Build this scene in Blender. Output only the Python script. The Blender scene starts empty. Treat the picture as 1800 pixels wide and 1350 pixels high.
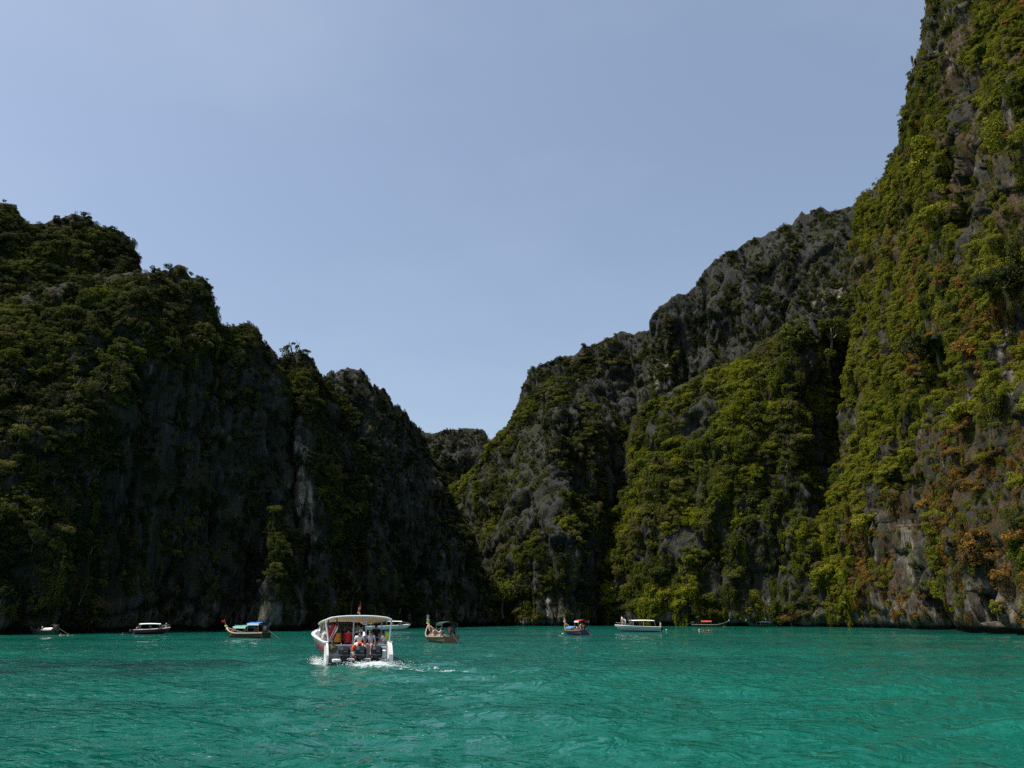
import bpy, bmesh, math, random
import numpy as np
from mathutils import Vector, Matrix, Euler
from mathutils.bvhtree import BVHTree

rng = np.random.default_rng(11)
random.seed(11)
C = bpy.context.scene.collection
scn = bpy.context.scene

# ------------------------------------------------------------------ camera
W0, H0, FPX = 1800.0, 1350.0, 1400.0          # photograph frame and focal length in its pixels
CAM_H, HORIZON = 2.2, 1087.0
PITCH = math.atan((HORIZON - H0 / 2) / FPX)
cam_data = bpy.data.cameras.new('camera')
cam = bpy.data.objects.new('camera', cam_data)
C.objects.link(cam)
cam.location = (0, 0, CAM_H)
cam.rotation_euler = (math.pi / 2 + PITCH, 0, 0)
cam_data.sensor_width = 36.0
cam_data.lens = 36.0 * FPX / W0
cam_data.clip_start = 0.2
cam_data.clip_end = 6000
scn.camera = cam

# ------------------------------------------------------------------ sky, sun, exposure
SUN_EL, SUN_AZ = math.radians(64), math.radians(-101)   # azimuth from +Y, negative to the left
sun_dir = Vector((math.sin(SUN_AZ) * math.cos(SUN_EL), math.cos(SUN_AZ) * math.cos(SUN_EL), math.sin(SUN_EL)))
world = bpy.data.worlds.new('World')
scn.world = world
world.use_nodes = True
wn, wl = world.node_tree.nodes, world.node_tree.links
bg = wn['Background']
sky = wn.new('ShaderNodeTexSky')
sky.sky_type = 'NISHITA'
sky.sun_disc = False
sky.sun_elevation = SUN_EL
sky.sun_rotation = SUN_AZ
sky.altitude = 0
sky.air_density = 1.0
sky.dust_density = 2.0
sky.ozone_density = 1.1
bg.inputs['Strength'].default_value = 0.132
# thin high veil of cloud, very faint
tc = wn.new('ShaderNodeTexCoord')
mp = wn.new('ShaderNodeMapping'); mp.inputs['Scale'].default_value = (1.2, 1.2, 3.0); mp.inputs['Rotation'].default_value = (0.3, 0.5, 0.4)
cn = wn.new('ShaderNodeTexNoise'); cn.inputs['Scale'].default_value = 1.6; cn.inputs['Detail'].default_value = 6; cn.inputs['Roughness'].default_value = 0.55
cr = wn.new('ShaderNodeMapRange'); cr.inputs['From Min'].default_value = 0.42; cr.inputs['From Max'].default_value = 0.85
cr.inputs['To Min'].default_value = 0.18; cr.inputs['To Max'].default_value = 0.36
cm = wn.new('ShaderNodeMix'); cm.data_type = 'RGBA'
cm.inputs['B'].default_value = (4.1, 4.7, 5.4, 1)
wl.new(tc.outputs['Generated'], mp.inputs['Vector']); wl.new(mp.outputs['Vector'], cn.inputs['Vector'])
wl.new(cn.outputs['Fac'], cr.inputs['Value']); wl.new(cr.outputs['Result'], cm.inputs['Factor'])
wl.new(sky.outputs['Color'], cm.inputs['A']); wl.new(cm.outputs['Result'], bg.inputs['Color'])

sd = bpy.data.lights.new('sun', 'SUN')
sun = bpy.data.objects.new('sun', sd)
C.objects.link(sun)
sd.energy = 5.0
sd.angle = math.radians(0.5)
sd.color = (1.0, 0.94, 0.82)
sun.rotation_euler = sun_dir.to_track_quat('Z', 'Y').to_euler()
sun.location = (-100, 40, 250)

scn.view_settings.view_transform = 'Standard'
scn.view_settings.look = 'None'
scn.view_settings.exposure = 0.24
scn.view_settings.gamma = 1.0
scn.view_settings.use_curve_mapping = False
scn.cycles.use_denoising = False
scn.cycles.sample_clamp_direct = 2.5
scn.cycles.sample_clamp_indirect = 2.0
scn.cycles.max_bounces = 6
scn.cycles.diffuse_bounces = 2
scn.cycles.glossy_bounces = 3
scn.cycles.transmission_bounces = 3
scn.cycles.transparent_max_bounces = 6
scn.cycles.caustics_reflective = False
scn.cycles.caustics_refractive = False

# ------------------------------------------------------------------ helpers: rays, noise, tagging
FWD = np.array((0, math.cos(PITCH), math.sin(PITCH)))
UPV = np.array((0, -math.sin(PITCH), math.cos(PITCH)))
ORG = np.array((0, 0, CAM_H))

def ray(px, py):
    d = FWD + (px - W0 / 2) / FPX * np.array((1.0, 0, 0)) + (H0 / 2 - py) / FPX * UPV
    return d / np.linalg.norm(d)

def at(px, py, r):                      # point on the sight line px,py at horizontal distance r
    d = ray(px, py)
    return ORG + d * (r / math.hypot(d[0], d[1]))

def ground(px, py, z=0.0):              # where the sight line meets the water
    d = ray(px, py)
    return ORG + d * ((z - CAM_H) / d[2])

def base(px, r, z=0.0):                 # point at water level under picture column px
    d = ray(px, 1100)
    k = r / math.hypot(d[0], d[1])
    return np.array((d[0] * k, d[1] * k, z))

def project(P):                         # world points -> photograph pixels
    P = np.atleast_2d(P) - ORG
    z = P @ FWD
    return W0 / 2 + FPX * P[:, 0] / z, H0 / 2 - FPX * (P @ UPV) / z

def rr(by, px=900):                     # distance of the water line seen at picture row by
    g = ground(px, by)
    return math.hypot(g[0], g[1])

def _hash(ix, iy, iz, seed):
    h = (ix.astype(np.int64) * 374761393 + iy.astype(np.int64) * 668265263 + iz.astype(np.int64) * 2147483647 + seed * 974634777) & 0xffffffff
    h = ((h ^ (h >> 13)) * 1274126177) & 0xffffffff
    h = ((h ^ (h >> 16)) * 2246822519) & 0xffffffff
    return ((h ^ (h >> 15)) & 0xffffff) / float(0xffffff)

def vnoise(P, seed=0):                  # value noise 0..1
    i = np.floor(P).astype(np.int64)
    f = P - i
    f = f * f * f * (f * (f * 6 - 15) + 10)
    out = 0
    for dx in (0, 1):
        wx = f[:, 0] if dx else 1 - f[:, 0]
        for dy in (0, 1):
            wy = f[:, 1] if dy else 1 - f[:, 1]
            for dz in (0, 1):
                wz = f[:, 2] if dz else 1 - f[:, 2]
                out = out + wx * wy * wz * _hash(i[:, 0] + dx, i[:, 1] + dy, i[:, 2] + dz, seed)
    return out

def fbm(P, octs=4, seed=0, gain=0.5):   # about -1..1
    s, a, t = 0, 1.0, 0
    for k in range(octs):
        s = s + a * (vnoise(P * 2.03 ** k + 17.3 * k, seed + k) * 2 - 1)
        t += a; a *= gain
    return s / t

def ridged(P, octs=3, seed=0):
    s, a, t = 0, 1.0, 0
    for k in range(octs):
        s = s + a * (1 - np.abs(vnoise(P * 2.1 ** k + 9.1 * k, seed + k) * 2 - 1))
        t += a; a *= 0.5
    return s / t

def tag(o, label=None, cat=None, group=None, kind=None):
    if label: o['label'] = label
    if cat: o['category'] = cat
    if group: o['group'] = group
    if kind: o['kind'] = kind
    return o

def mesh_obj(name, verts, faces, mats, parent=None, smooth=False, mat_ids=None):
    me = bpy.data.meshes.new(name)
    me.from_pydata([tuple(v) for v in verts], [], faces)
    for m in (mats if isinstance(mats, (list, tuple)) else [mats]):
        me.materials.append(m)
    if mat_ids is not None:
        me.polygons.foreach_set('material_index', mat_ids)
    if smooth:
        me.polygons.foreach_set('use_smooth', [True] * len(me.polygons))
    me.update()
    o = bpy.data.objects.new(name, me)
    C.objects.link(o)
    if parent: o.parent = parent
    return o

def grid_mesh(name, P, mats, smooth=True):      # P: (nu, nv, 3)
    nu, nv = P.shape[:2]
    me = bpy.data.meshes.new(name)
    idx = np.arange(nu * nv).reshape(nu, nv)
    q = np.stack([idx[:-1, :-1], idx[1:, :-1], idx[1:, 1:], idx[:-1, 1:]], -1).reshape(-1, 4)
    me.vertices.add(nu * nv); me.vertices.foreach_set('co', P.reshape(-1).astype(np.float32))
    me.loops.add(q.size); me.loops.foreach_set('vertex_index', q.reshape(-1).astype(np.int32))
    me.polygons.add(len(q)); me.polygons.foreach_set('loop_start', np.arange(0, q.size, 4, dtype=np.int32))
    me.polygons.foreach_set('loop_total', np.full(len(q), 4, np.int32))
    me.polygons.foreach_set('use_smooth', np.full(len(q), smooth))
    me.materials.append(mats)
    me.update(calc_edges=True)
    o = bpy.data.objects.new(name, me); C.objects.link(o)
    return o

def node_mat(name):
    m = bpy.data.materials.new(name); m.use_nodes = True
    n, l = m.node_tree.nodes, m.node_tree.links
    return m, n, l, n['Principled BSDF']

def mat(name, col, rough=0.5, vary=0.12, scale=6.0, metallic=0.0, spec=0.4):
    """painted / fabric / timber surface with a little uneven wear"""
    m, n, l, b = node_mat(name)
    t = n.new('ShaderNodeTexCoord')
    ns = n.new('ShaderNodeTexNoise'); ns.inputs['Scale'].default_value = scale; ns.inputs['Detail'].default_value = 4
    mr = n.new('ShaderNodeMapRange'); mr.inputs['To Min'].default_value = 1 - vary; mr.inputs['To Max'].default_value = 1 + vary
    mx = n.new('ShaderNodeMix'); mx.data_type = 'RGBA'; mx.blend_type = 'MULTIPLY'; mx.inputs['Factor'].default_value = 1.0
    mx.inputs['A'].default_value = (*col, 1)
    cmb = n.new('ShaderNodeCombineColor')
    l.new(t.outputs['Object'], ns.inputs['Vector']); l.new(ns.outputs['Fac'], mr.inputs['Value'])
    for k in range(3): l.new(mr.outputs['Result'], cmb.inputs[k])
    l.new(cmb.outputs['Color'], mx.inputs['B']); l.new(mx.outputs['Result'], b.inputs['Base Color'])
    b.inputs['Roughness'].default_value = rough
    b.inputs['Metallic'].default_value = metallic
    b.inputs['Specular IOR Level'].default_value = spec
    return m

def ramp(n, stops):
    r = n.new('ShaderNodeValToRGB')
    e = r.color_ramp.elements
    while len(e) < len(stops): e.new(0.5)
    for k, (p, c) in enumerate(stops):
        e[k].position = p; e[k].color = (*c, 1)
    return r
# ------------------------------------------------------------------ rock, foliage and water materials
def rock_material(name, dark, mid, pale, rust=0.0, moss=0.35):
    m, n, l, b = node_mat(name)
    t = n.new('ShaderNodeTexCoord')
    mp = n.new('ShaderNodeMapping'); mp.inputs['Scale'].default_value = (0.42, 0.42, 0.05)
    l.new(t.outputs['Object'], mp.inputs['Vector'])
    st = n.new('ShaderNodeTexNoise'); st.inputs['Scale'].default_value = 2.2; st.inputs['Detail'].default_value = 9; st.inputs['Roughness'].default_value = 0.74
    l.new(mp.outputs['Vector'], st.inputs['Vector'])
    cr = ramp(n, [(0.38, dark), (0.47, mid), (0.56, mid), (0.66, pale)])
    l.new(st.outputs['Fac'], cr.inputs['Fac'])
    # lichen and moss
    mn = n.new('ShaderNodeTexNoise'); mn.inputs['Scale'].default_value = 0.16; mn.inputs['Detail'].default_value = 8; mn.inputs['Roughness'].default_value = 0.65
    l.new(t.outputs['Object'], mn.inputs['Vector'])
    mr = n.new('ShaderNodeMapRange'); mr.inputs['From Min'].default_value = 0.46; mr.inputs['From Max'].default_value = 0.60; mr.inputs['To Max'].default_value = moss
    l.new(mn.outputs['Fac'], mr.inputs['Value'])
    m1 = n.new('ShaderNodeMix'); m1.data_type = 'RGBA'; m1.inputs['B'].default_value = (0.045, 0.052, 0.014, 1)
    l.new(mr.outputs['Result'], m1.inputs['Factor']); l.new(cr.outputs['Color'], m1.inputs['A'])
    out = m1.outputs['Result']
    if rust:
        rn = n.new('ShaderNodeTexNoise'); rn.inputs['Scale'].default_value = 0.11; rn.inputs['Detail'].default_value = 9; rn.inputs['Roughness'].default_value = 0.7
        rm = n.new('ShaderNodeMapping'); rm.inputs['Location'].default_value = (31, 7, 3); rm.inputs['Scale'].default_value = (1, 1, 0.45)
        l.new(t.outputs['Object'], rm.inputs['Vector']); l.new(rm.outputs['Vector'], rn.inputs['Vector'])
        r2 = n.new('ShaderNodeMapRange'); r2.inputs['From Min'].default_value = 0.47; r2.inputs['From Max'].default_value = 0.58; r2.inputs['To Max'].default_value = rust
        l.new(rn.outputs['Fac'], r2.inputs['Value'])
        m2 = n.new('ShaderNodeMix'); m2.data_type = 'RGBA'; m2.inputs['B'].default_value = (0.135, 0.074, 0.024, 1)
        l.new(r2.outputs['Result'], m2.inputs['Factor']); l.new(out, m2.inputs['A'])
        out = m2.outputs['Result']
    pa = n.new('ShaderNodeAttribute'); pa.attribute_name = 'pale'
    pr = ramp(n, [(0.36, (0.06, 0.045, 0.03)), (0.46, (0.22, 0.175, 0.125)), (0.54, (0.42, 0.38, 0.32)), (0.64, (0.58, 0.55, 0.50))])  # pale limestone, whitened so the fin edge reads sunlit though shaded
    l.new(st.outputs['Fac'], pr.inputs['Fac'])
    m3 = n.new('ShaderNodeMix'); m3.data_type = 'RGBA'
    l.new(pa.outputs['Fac'], m3.inputs['Factor']); l.new(out, m3.inputs['A']); l.new(pr.outputs['Color'], m3.inputs['B'])
    # tide marks: wet dark foot, bleached band above it
    sp = n.new('ShaderNodeSeparateXYZ'); l.new(t.outputs['Object'], sp.inputs[0])
    wz = n.new('ShaderNodeMath'); wz.operation = 'MULTIPLY_ADD'; wz.inputs[1].default_value = 3.0; l.new(mn.outputs['Fac'], wz.inputs[0]); l.new(sp.outputs['Z'], wz.inputs[2])
    tb = ramp(n, [(0.0, (0, 0, 0)), (0.21, (0, 0, 0)), (0.27, (0.35, 0.35, 0.35)), (0.50, (0.25, 0.25, 0.25)), (0.75, (0, 0, 0))])
    td = n.new('ShaderNodeMath'); td.operation = 'DIVIDE'; td.inputs[1].default_value = 10.0; l.new(wz.outputs[0], td.inputs[0]); l.new(td.outputs[0], tb.inputs['Fac'])
    m4 = n.new('ShaderNodeMix'); m4.data_type = 'RGBA'; l.new(tb.outputs['Color'], m4.inputs['Factor']); l.new(m3.outputs['Result'], m4.inputs['A']); l.new(pr.outputs['Color'], m4.inputs['B'])
    wr = n.new('ShaderNodeMapRange'); wr.inputs['From Min'].default_value = 2.1; wr.inputs['From Max'].default_value = 2.6; wr.inputs['To Min'].default_value = 0.85; wr.inputs['To Max'].default_value = 0.0
    l.new(wz.outputs[0], wr.inputs['Value'])
    m5 = n.new('ShaderNodeMix'); m5.data_type = 'RGBA'; m5.inputs['B'].default_value = (0.018, 0.020, 0.016, 1); l.new(wr.outputs['Result'], m5.inputs['Factor']); l.new(m4.outputs['Result'], m5.inputs['A'])
    l.new(m5.outputs['Result'], b.inputs['Base Color'])
    b.inputs['Roughness'].default_value = 0.9
    b.inputs['Specular IOR Level'].default_value = 0.15
    bp = n.new('ShaderNodeBump'); bp.inputs['Strength'].default_value = 1.0; bp.inputs['Distance'].default_value = 2.6
    bn = n.new('ShaderNodeTexNoise'); bn.inputs['Scale'].default_value = 1.5; bn.inputs['Detail'].default_value = 10; bn.inputs['Roughness'].default_value = 0.72
    mb = n.new('ShaderNodeMapping'); mb.inputs['Scale'].default_value = (0.45, 0.45, 0.16)
    l.new(t.outputs['Object'], mb.inputs['Vector']); l.new(mb.outputs['Vector'], bn.inputs['Vector']); l.new(bn.outputs['Fac'], bp.inputs['Height'])
    l.new(bp.outputs['Normal'], b.inputs['Normal'])
    return m

def leaf_material():
    m, n, l, b = node_mat('leaves')
    at_ = n.new('ShaderNodeAttribute'); at_.attribute_type = 'INSTANCER'; at_.attribute_name = 'tone'
    oi = n.new('ShaderNodeObjectInfo')
    ge = n.new('ShaderNodeNewGeometry')
    # leaf to leaf scatter around the tone of the plant
    ad = n.new('ShaderNodeMath'); ad.operation = 'MULTIPLY_ADD'; ad.inputs[1].default_value = 0.14; ad.inputs[2].default_value = -0.07
    l.new(ge.outputs['Random Per Island'], ad.inputs[0])
    a2 = n.new('ShaderNodeMath'); a2.operation = 'ADD'
    l.new(ad.outputs[0], a2.inputs[0]); l.new(at_.outputs['Fac'], a2.inputs[1])
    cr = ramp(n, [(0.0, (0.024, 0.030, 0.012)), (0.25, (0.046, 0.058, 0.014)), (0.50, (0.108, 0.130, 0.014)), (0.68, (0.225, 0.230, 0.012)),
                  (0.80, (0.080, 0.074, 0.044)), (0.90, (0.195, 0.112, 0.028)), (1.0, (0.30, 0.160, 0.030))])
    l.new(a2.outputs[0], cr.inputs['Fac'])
    mr = n.new('ShaderNodeMapRange'); mr.inputs['To Min'].default_value = 0.62; mr.inputs['To Max'].default_value = 1.25
    l.new(ge.outputs['Random Per Island'], mr.inputs['Value'])
    mx = n.new('ShaderNodeMix'); mx.data_type = 'RGBA'; mx.blend_type = 'MULTIPLY'; mx.inputs['Factor'].default_value = 1
    cmb = n.new('ShaderNodeCombineColor')
    for k in range(3): l.new(mr.outputs['Result'], cmb.inputs[k])
    l.new(cr.outputs['Color'], mx.inputs['A']); l.new(cmb.outputs['Color'], mx.inputs['B'])
    b.inputs['Roughness'].default_value = 0.7
    b.inputs['Specular IOR Level'].default_value = 0.08
    l.new(mx.outputs['Result'], b.inputs['Base Color'])
    tr = n.new('ShaderNodeBsdfTranslucent'); l.new(mx.outputs['Result'], tr.inputs['Color'])
    ms = n.new('ShaderNodeMixShader'); ms.inputs['Fac'].default_value = 0.30
    l.new(b.outputs['BSDF'], ms.inputs[1]); l.new(tr.outputs['BSDF'], ms.inputs[2])
    l.new(ms.outputs['Shader'], n['Material Output'].inputs['Surface'])
    return m

def water_material():
    m, n, l, b = node_mat('lagoon_water')
    t = n.new('ShaderNodeTexCoord')
    # broad lighter and darker patches in the water colour
    n1 = n.new('ShaderNodeTexNoise'); n1.inputs['Scale'].default_value = 1.0; n1.inputs['Detail'].default_value = 5
    mp1 = n.new('ShaderNodeMapping'); mp1.inputs['Scale'].default_value = (0.020, 0.05, 1)
    l.new(t.outputs['Object'], mp1.inputs['Vector']); l.new(mp1.outputs['Vector'], n1.inputs['Vector'])
    cr = ramp(n, [(0.30, (0.0012, 0.044, 0.034)), (0.46, (0.0016, 0.083, 0.060)), (0.70, (0.002, 0.118, 0.082))])
    l.new(n1.outputs['Fac'], cr.inputs['Fac'])
    wa = n.new('ShaderNodeAttribute'); wa.attribute_name = 'dark_patch'  # one wide ragged dark patch mixed into the water colour
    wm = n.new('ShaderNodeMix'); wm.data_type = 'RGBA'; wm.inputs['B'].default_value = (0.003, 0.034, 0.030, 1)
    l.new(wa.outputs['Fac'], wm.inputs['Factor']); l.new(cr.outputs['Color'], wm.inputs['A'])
    # foam
    fa = n.new('ShaderNodeAttribute'); fa.attribute_name = 'foam'
    fn = n.new('ShaderNodeTexNoise'); fn.inputs['Scale'].default_value = 4.2; fn.inputs['Detail'].default_value = 9; fn.inputs['Roughness'].default_value = 0.7
    mpf = n.new('ShaderNodeMapping'); mpf.inputs['Scale'].default_value = (1.0, 0.45, 1)
    l.new(t.outputs['Object'], mpf.inputs['Vector']); l.new(mpf.outputs['Vector'], fn.inputs['Vector'])
    sb = n.new('ShaderNodeMath'); sb.operation = 'SUBTRACT'; sb.inputs[0].default_value = 0.86
    ml = n.new('ShaderNodeMath'); ml.operation = 'MULTIPLY'; ml.inputs[1].default_value = 0.58
    l.new(fa.outputs['Fac'], ml.inputs[0]); l.new(ml.outputs[0], sb.inputs[1])
    gt = n.new('ShaderNodeMath'); gt.operation = 'SUBTRACT'; l.new(fn.outputs['Fac'], gt.inputs[0]); l.new(sb.outputs[0], gt.inputs[1])
    fr = n.new('ShaderNodeMapRange'); fr.inputs['From Min'].default_value = 0.0; fr.inputs['From Max'].default_value = 0.13; fr.inputs['To Max'].default_value = 0.8
    l.new(gt.outputs[0], fr.inputs['Value'])
    mx = n.new('ShaderNodeMix'); mx.data_type = 'RGBA'; mx.inputs['B'].default_value = (0.62, 0.70, 0.70, 1)
    l.new(fr.outputs['Result'], mx.inputs['Factor']); l.new(wm.outputs['Result'], mx.inputs['A'])
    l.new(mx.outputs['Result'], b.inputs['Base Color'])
    rg = n.new('ShaderNodeMapRange'); rg.inputs['To Min'].default_value = 0.04; rg.inputs['To Max'].default_value = 0.6
    l.new(fr.outputs['Result'], rg.inputs['Value']); l.new(rg.outputs['Result'], b.inputs['Roughness'])
    b.inputs['IOR'].default_value = 1.33
    b.inputs['Specular IOR Level'].default_value = 0.5
    # ripples finer than the mesh
    mp2 = n.new('ShaderNodeMapping'); mp2.inputs['Scale'].default_value = (1.0, 1.9, 1); mp2.inputs['Rotation'].default_value = (0, 0, 0.35)
    l.new(t.outputs['Object'], mp2.inputs['Vector'])
    r1 = n.new('ShaderNodeTexNoise'); r1.inputs['Scale'].default_value = 1.7; r1.inputs['Detail'].default_value = 3.5; r1.inputs['Roughness'].default_value = 0.52; r1.inputs['Distortion'].default_value = 0.6
    l.new(mp2.outputs['Vector'], r1.inputs['Vector'])
    bp = n.new('ShaderNodeBump'); bp.inputs['Strength'].default_value = 0.9; bp.inputs['Distance'].default_value = 0.34
    l.new(r1.outputs['Fac'], bp.inputs['Height']); l.new(bp.outputs['Normal'], b.inputs['Normal'])
    return m

M_LEAF = leaf_material()
M_BARK = mat('bark', (0.16, 0.13, 0.10), 0.9, 0.3, 3.0, spec=0.1)
M_ROCK_SHADE = rock_material('weathered_limestone', (0.014, 0.016, 0.016), (0.055, 0.057, 0.052), (0.20, 0.18, 0.14), moss=0.5)
M_ROCK_GREY = rock_material('grey_limestone', (0.016, 0.016, 0.018), (0.054, 0.053, 0.055), (0.13, 0.12, 0.11), moss=0.7)
M_ROCK_RUST = rock_material('rust_stained_limestone', (0.018, 0.017, 0.016), (0.070, 0.066, 0.061), (0.27, 0.24, 0.18), rust=0.55, moss=0.6)
M_WATER = water_material()

# ------------------------------------------------------------------ cliffs: real terrain surfaces
def catmull(A, n):                      # interpolate along axis 0 to n samples
    k = len(A)
    if k == 2:
        t = np.linspace(0, 1, n).reshape((n,) + (1,) * (A.ndim - 1))
        return A[0] * (1 - t) + A[1] * t
    E = np.concatenate([2 * A[:1] - A[1:2], A, 2 * A[-1:] - A[-2:-1]])
    s = np.linspace(0, k - 1 - 1e-6, n)
    i = s.astype(int); f = (s - i).reshape((n,) + (1,) * (A.ndim - 1))
    p0, p1, p2, p3 = E[i], E[i + 1], E[i + 2], E[i + 3]
    cat = 0.5 * (2 * p1 + (p2 - p0) * f + (2 * p0 - 5 * p1 + 4 * p2 - p3) * f ** 2 + (3 * p1 - p0 - 3 * p2 + p3) * f ** 3)
    lin = p1 * (1 - f) + p2 * f
    return 0.6 * cat + 0.4 * lin

def poly_mask(px, py, poly):
    inside = np.zeros(len(px), bool)
    j = len(poly) - 1
    for i in range(len(poly)):
        xi, yi = poly[i]; xj, yj = poly[j]
        c = ((yi > py) != (yj > py)) & (px < (xj - xi) * (py - yi) / (yj - yi + 1e-9) + xi)
        inside ^= c; j = i
    return inside

# deep clefts and caves of the walls, and pale or ochre stained faces (the fin's also stands for sunlight), found by where the photograph shows them
HOLLOWS = [('right_near', [(1562, 760), (1600, 790), (1604, 860), (1622, 930), (1590, 925), (1566, 850)], 5.5), ('right_near', [(1610, 600), (1690, 590), (1700, 690), (1640, 720), (1606, 680)], 5.0),
           ('right_near', [(1622, 1040), (1640, 1020), (1660, 1050), (1690, 1040), (1700, 1085), (1690, 1112), (1625, 1110)], 5.0), ('right_near', [(1740, 1045), (1775, 1035), (1780, 1090), (1745, 1095)], 3.5),
           ('right_near', [(1672, 230), (1686, 240), (1688, 420), (1674, 400)], 4.0), ('right_near', [(1655, 20), (1672, 20), (1668, 120), (1650, 110)], 3.5),
           ('right_near', [(1700, 120), (1708, 120), (1700, 330), (1690, 330)], 3.5), ('right_near', [(1744, 250), (1756, 260), (1752, 430), (1738, 430)], 4.0), ('right_near', [(1620, 70), (1634, 80), (1640, 170), (1626, 160)], 3.0), ('tower', [(1010, 720), (1030, 720), (1036, 900), (1030, 1060), (1012, 1060), (1006, 880)], 3.0), ('left_front', [(440, 660), (452, 660), (462, 860), (448, 860)], 3.0),
           ('centre_rear', [(1075, 650), (1140, 650), (1140, 780), (1085, 770)], 2.5)]
PALE = [('fin', [(508, 660), (524, 660), (540, 810), (550, 960), (534, 960), (520, 800)], 1.0), ('right_near', [(1580, 915), (1600, 910), (1612, 1000), (1598, 1040), (1586, 990)], 0.55),
        ('right_near', [(1500, 1040), (1630, 1040), (1640, 1095), (1500, 1090)], 0.3), ('right_near', [(1690, 1020), (1800, 1020), (1800, 1095), (1700, 1095)], 0.3), ('right_near', [(1735, 560), (1770, 590), (1800, 700), (1780, 720), (1750, 650)], 0.7),
        ('right_upper', [(1144, 630), (1168, 640), (1186, 690), (1152, 700)], 1.0), ('right_upper', [(1420, 515), (1520, 500), (1520, 545), (1430, 550)], 0.7), ('tower', [(905, 1030), (975, 1030), (985, 1100), (900, 1100)], 0.6),
        ('right_near', [(1655, 20), (1700, 0), (1690, 120), (1665, 130)], 0.6), ('pinnacle', [(474, 930), (494, 930), (490, 1010), (470, 1010)], 0.05), ('spur', [(1220, 1050), (1400, 1050), (1400, 1100), (1220, 1100)], 0.35)]
CLIFFS = []
def cliff(key, label, cols, material, amp=(3.5, 2.0, 0.7), step=1.0, jag=1.6, thick=45, wrap=(True, True), undercut=0.8, drop=7):
    """cols: each (base_px, base_r, [(px,py,r)...], (top_px,top_py,top_r)); mids may be None"""
    L = []
    for bx, rb, mids, (tx, ty, rt) in cols:
        ty += drop
        if mids is None:
            B, T = (bx, 1098), (tx, ty)
            mids = [(bx + (tx - bx) * f, 1098 + (ty - 1098) * f, rb + (rt - rb) * g) for f, g in ((0.33, 0.12), (0.70, 0.45))]
        L.append([base(bx, rb)] + [at(*q) for q in mids] + [at(tx, ty, rt)])
    L = np.array(L)                                         # columns x rows x 3
    def back_col(c, inward):
        rad = c.copy(); rad[:, 2] = 0
        rad /= np.linalg.norm(rad, axis=1)[:, None]
        d = c + rad * thick + inward * thick * 0.35
        d[:, 2] *= 0.96
        return d
    if wrap[0]:
        inw = (L[1] - L[0]); inw[:, 2] = 0; inw /= np.linalg.norm(inw, axis=1)[:, None] + 1e-6
        L = np.concatenate([back_col(L[0], inw)[None], L])
    if wrap[1]:
        inw = (L[-2] - L[-1]); inw[:, 2] = 0; inw /= np.linalg.norm(inw, axis=1)[:, None] + 1e-6
        L = np.concatenate([L, back_col(L[-1], inw)[None]])
    under = L[:, :1].copy(); under[:, :, 2] = -4
    L = np.concatenate([under, L], 1)
    ulen = np.linalg.norm(np.diff(L[:, 2], axis=0), axis=1).sum()
    vlen = np.linalg.norm(np.diff(L, axis=1), axis=2).sum(1).max()
    nu, nv = int(min(900, max(24, ulen / step))), int(min(420, max(24, vlen / step)))
    # even out columns by arc length first
    G = catmull(L, nu * 2)
    arc = np.r_[0, np.cumsum(np.linalg.norm(np.diff(G[:, 2], axis=0), axis=1))]
    pick = np.interp(np.linspace(0, arc[-1], nu), arc, np.arange(len(G)))
    lo = np.floor(pick).astype(int).clip(0, len(G) - 2); f = (pick - lo)[:, None, None]
    G = G[lo] * (1 - f) + G[lo + 1] * f
    S = np.moveaxis(catmull(np.moveaxis(G, 1, 0), nv * 2), 0, 1)
    arc = np.r_[0, np.cumsum(np.linalg.norm(np.diff(S, axis=1), axis=2).mean(0))]
    pick = np.interp(np.linspace(0, arc[-1], nv), arc, np.arange(S.shape[1]))
    lo = np.floor(pick).astype(int).clip(0, S.shape[1] - 2); f = (pick - lo)[None, :, None]
    S = S[:, lo] * (1 - f) + S[:, lo + 1] * f
    # outward horizontal normal
    du = np.gradient(S, axis=0); dv = np.gradient(S, axis=1)
    N = np.cross(du, dv); N /= np.linalg.norm(N, axis=2)[..., None] + 1e-9
    P = S.reshape(-1, 3); n = N.reshape(-1, 3)
    sgn = np.sign((n * (ORG - P)).sum(1).mean()) or 1
    n = n * sgn
    v = np.tile(np.linspace(0, 1, nv), nu)
    sx = hash(key) % 97 if False else sum(map(ord, key)) % 97
    fade = np.clip((1 - v) * 7, 0.25, 1)
    # karst: buttresses, hanging ribs, sharp vertical fissures, narrow ledges
    a = amp[0] * fbm(P / (26, 26, 95) + sx, 3, sx) * 1.7
    rib = ridged(P / (10, 10, 52) + sx, 3, sx + 5)
    a = a + amp[1] * (rib - 0.62) * 3.6
    a = a + amp[2] * (ridged(P / (3.2, 3.2, 21) + sx, 3, sx + 9) - 0.62) * 3.6
    fis = np.clip((ridged(P / (8, 8, 70) + sx + 3, 2, sx + 77) - 0.78) / 0.22, 0, 1)
    a = a - fis * (2.0 + 1.2 * amp[1])
    a = a + amp[2] * 1.3 * (ridged(P / (1.6, 1.6, 8) + sx, 2, sx + 13) - 0.6) * 1.5
    a = a + 1.0 * fbm(P / (5, 5, 4) + sx, 3, sx + 21)
    lz = P[:, 2] / 15 + 0.9 * fbm(P / (22, 22, 40) + sx, 2, sx + 31)
    lf = lz - np.floor(lz)
    a = a + (0.6 + 0.25 * amp[0]) * (0.5 - lf ** 3.0)
    qx, qy = project(P)
    for ck, poly, depth in HOLLOWS:
        if ck == key:
            wob = fbm(P / 5 + 2, 3, 7) * 14
            a = a - depth * poly_mask(qx + wob, qy + wob * 0.6, poly)
    cut = np.clip((3.2 - P[:, 2]) / 3.2, 0, 1) * (P[:, 2] < 3.2)
    a = a * fade - undercut * 2.4 * cut * cut
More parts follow.
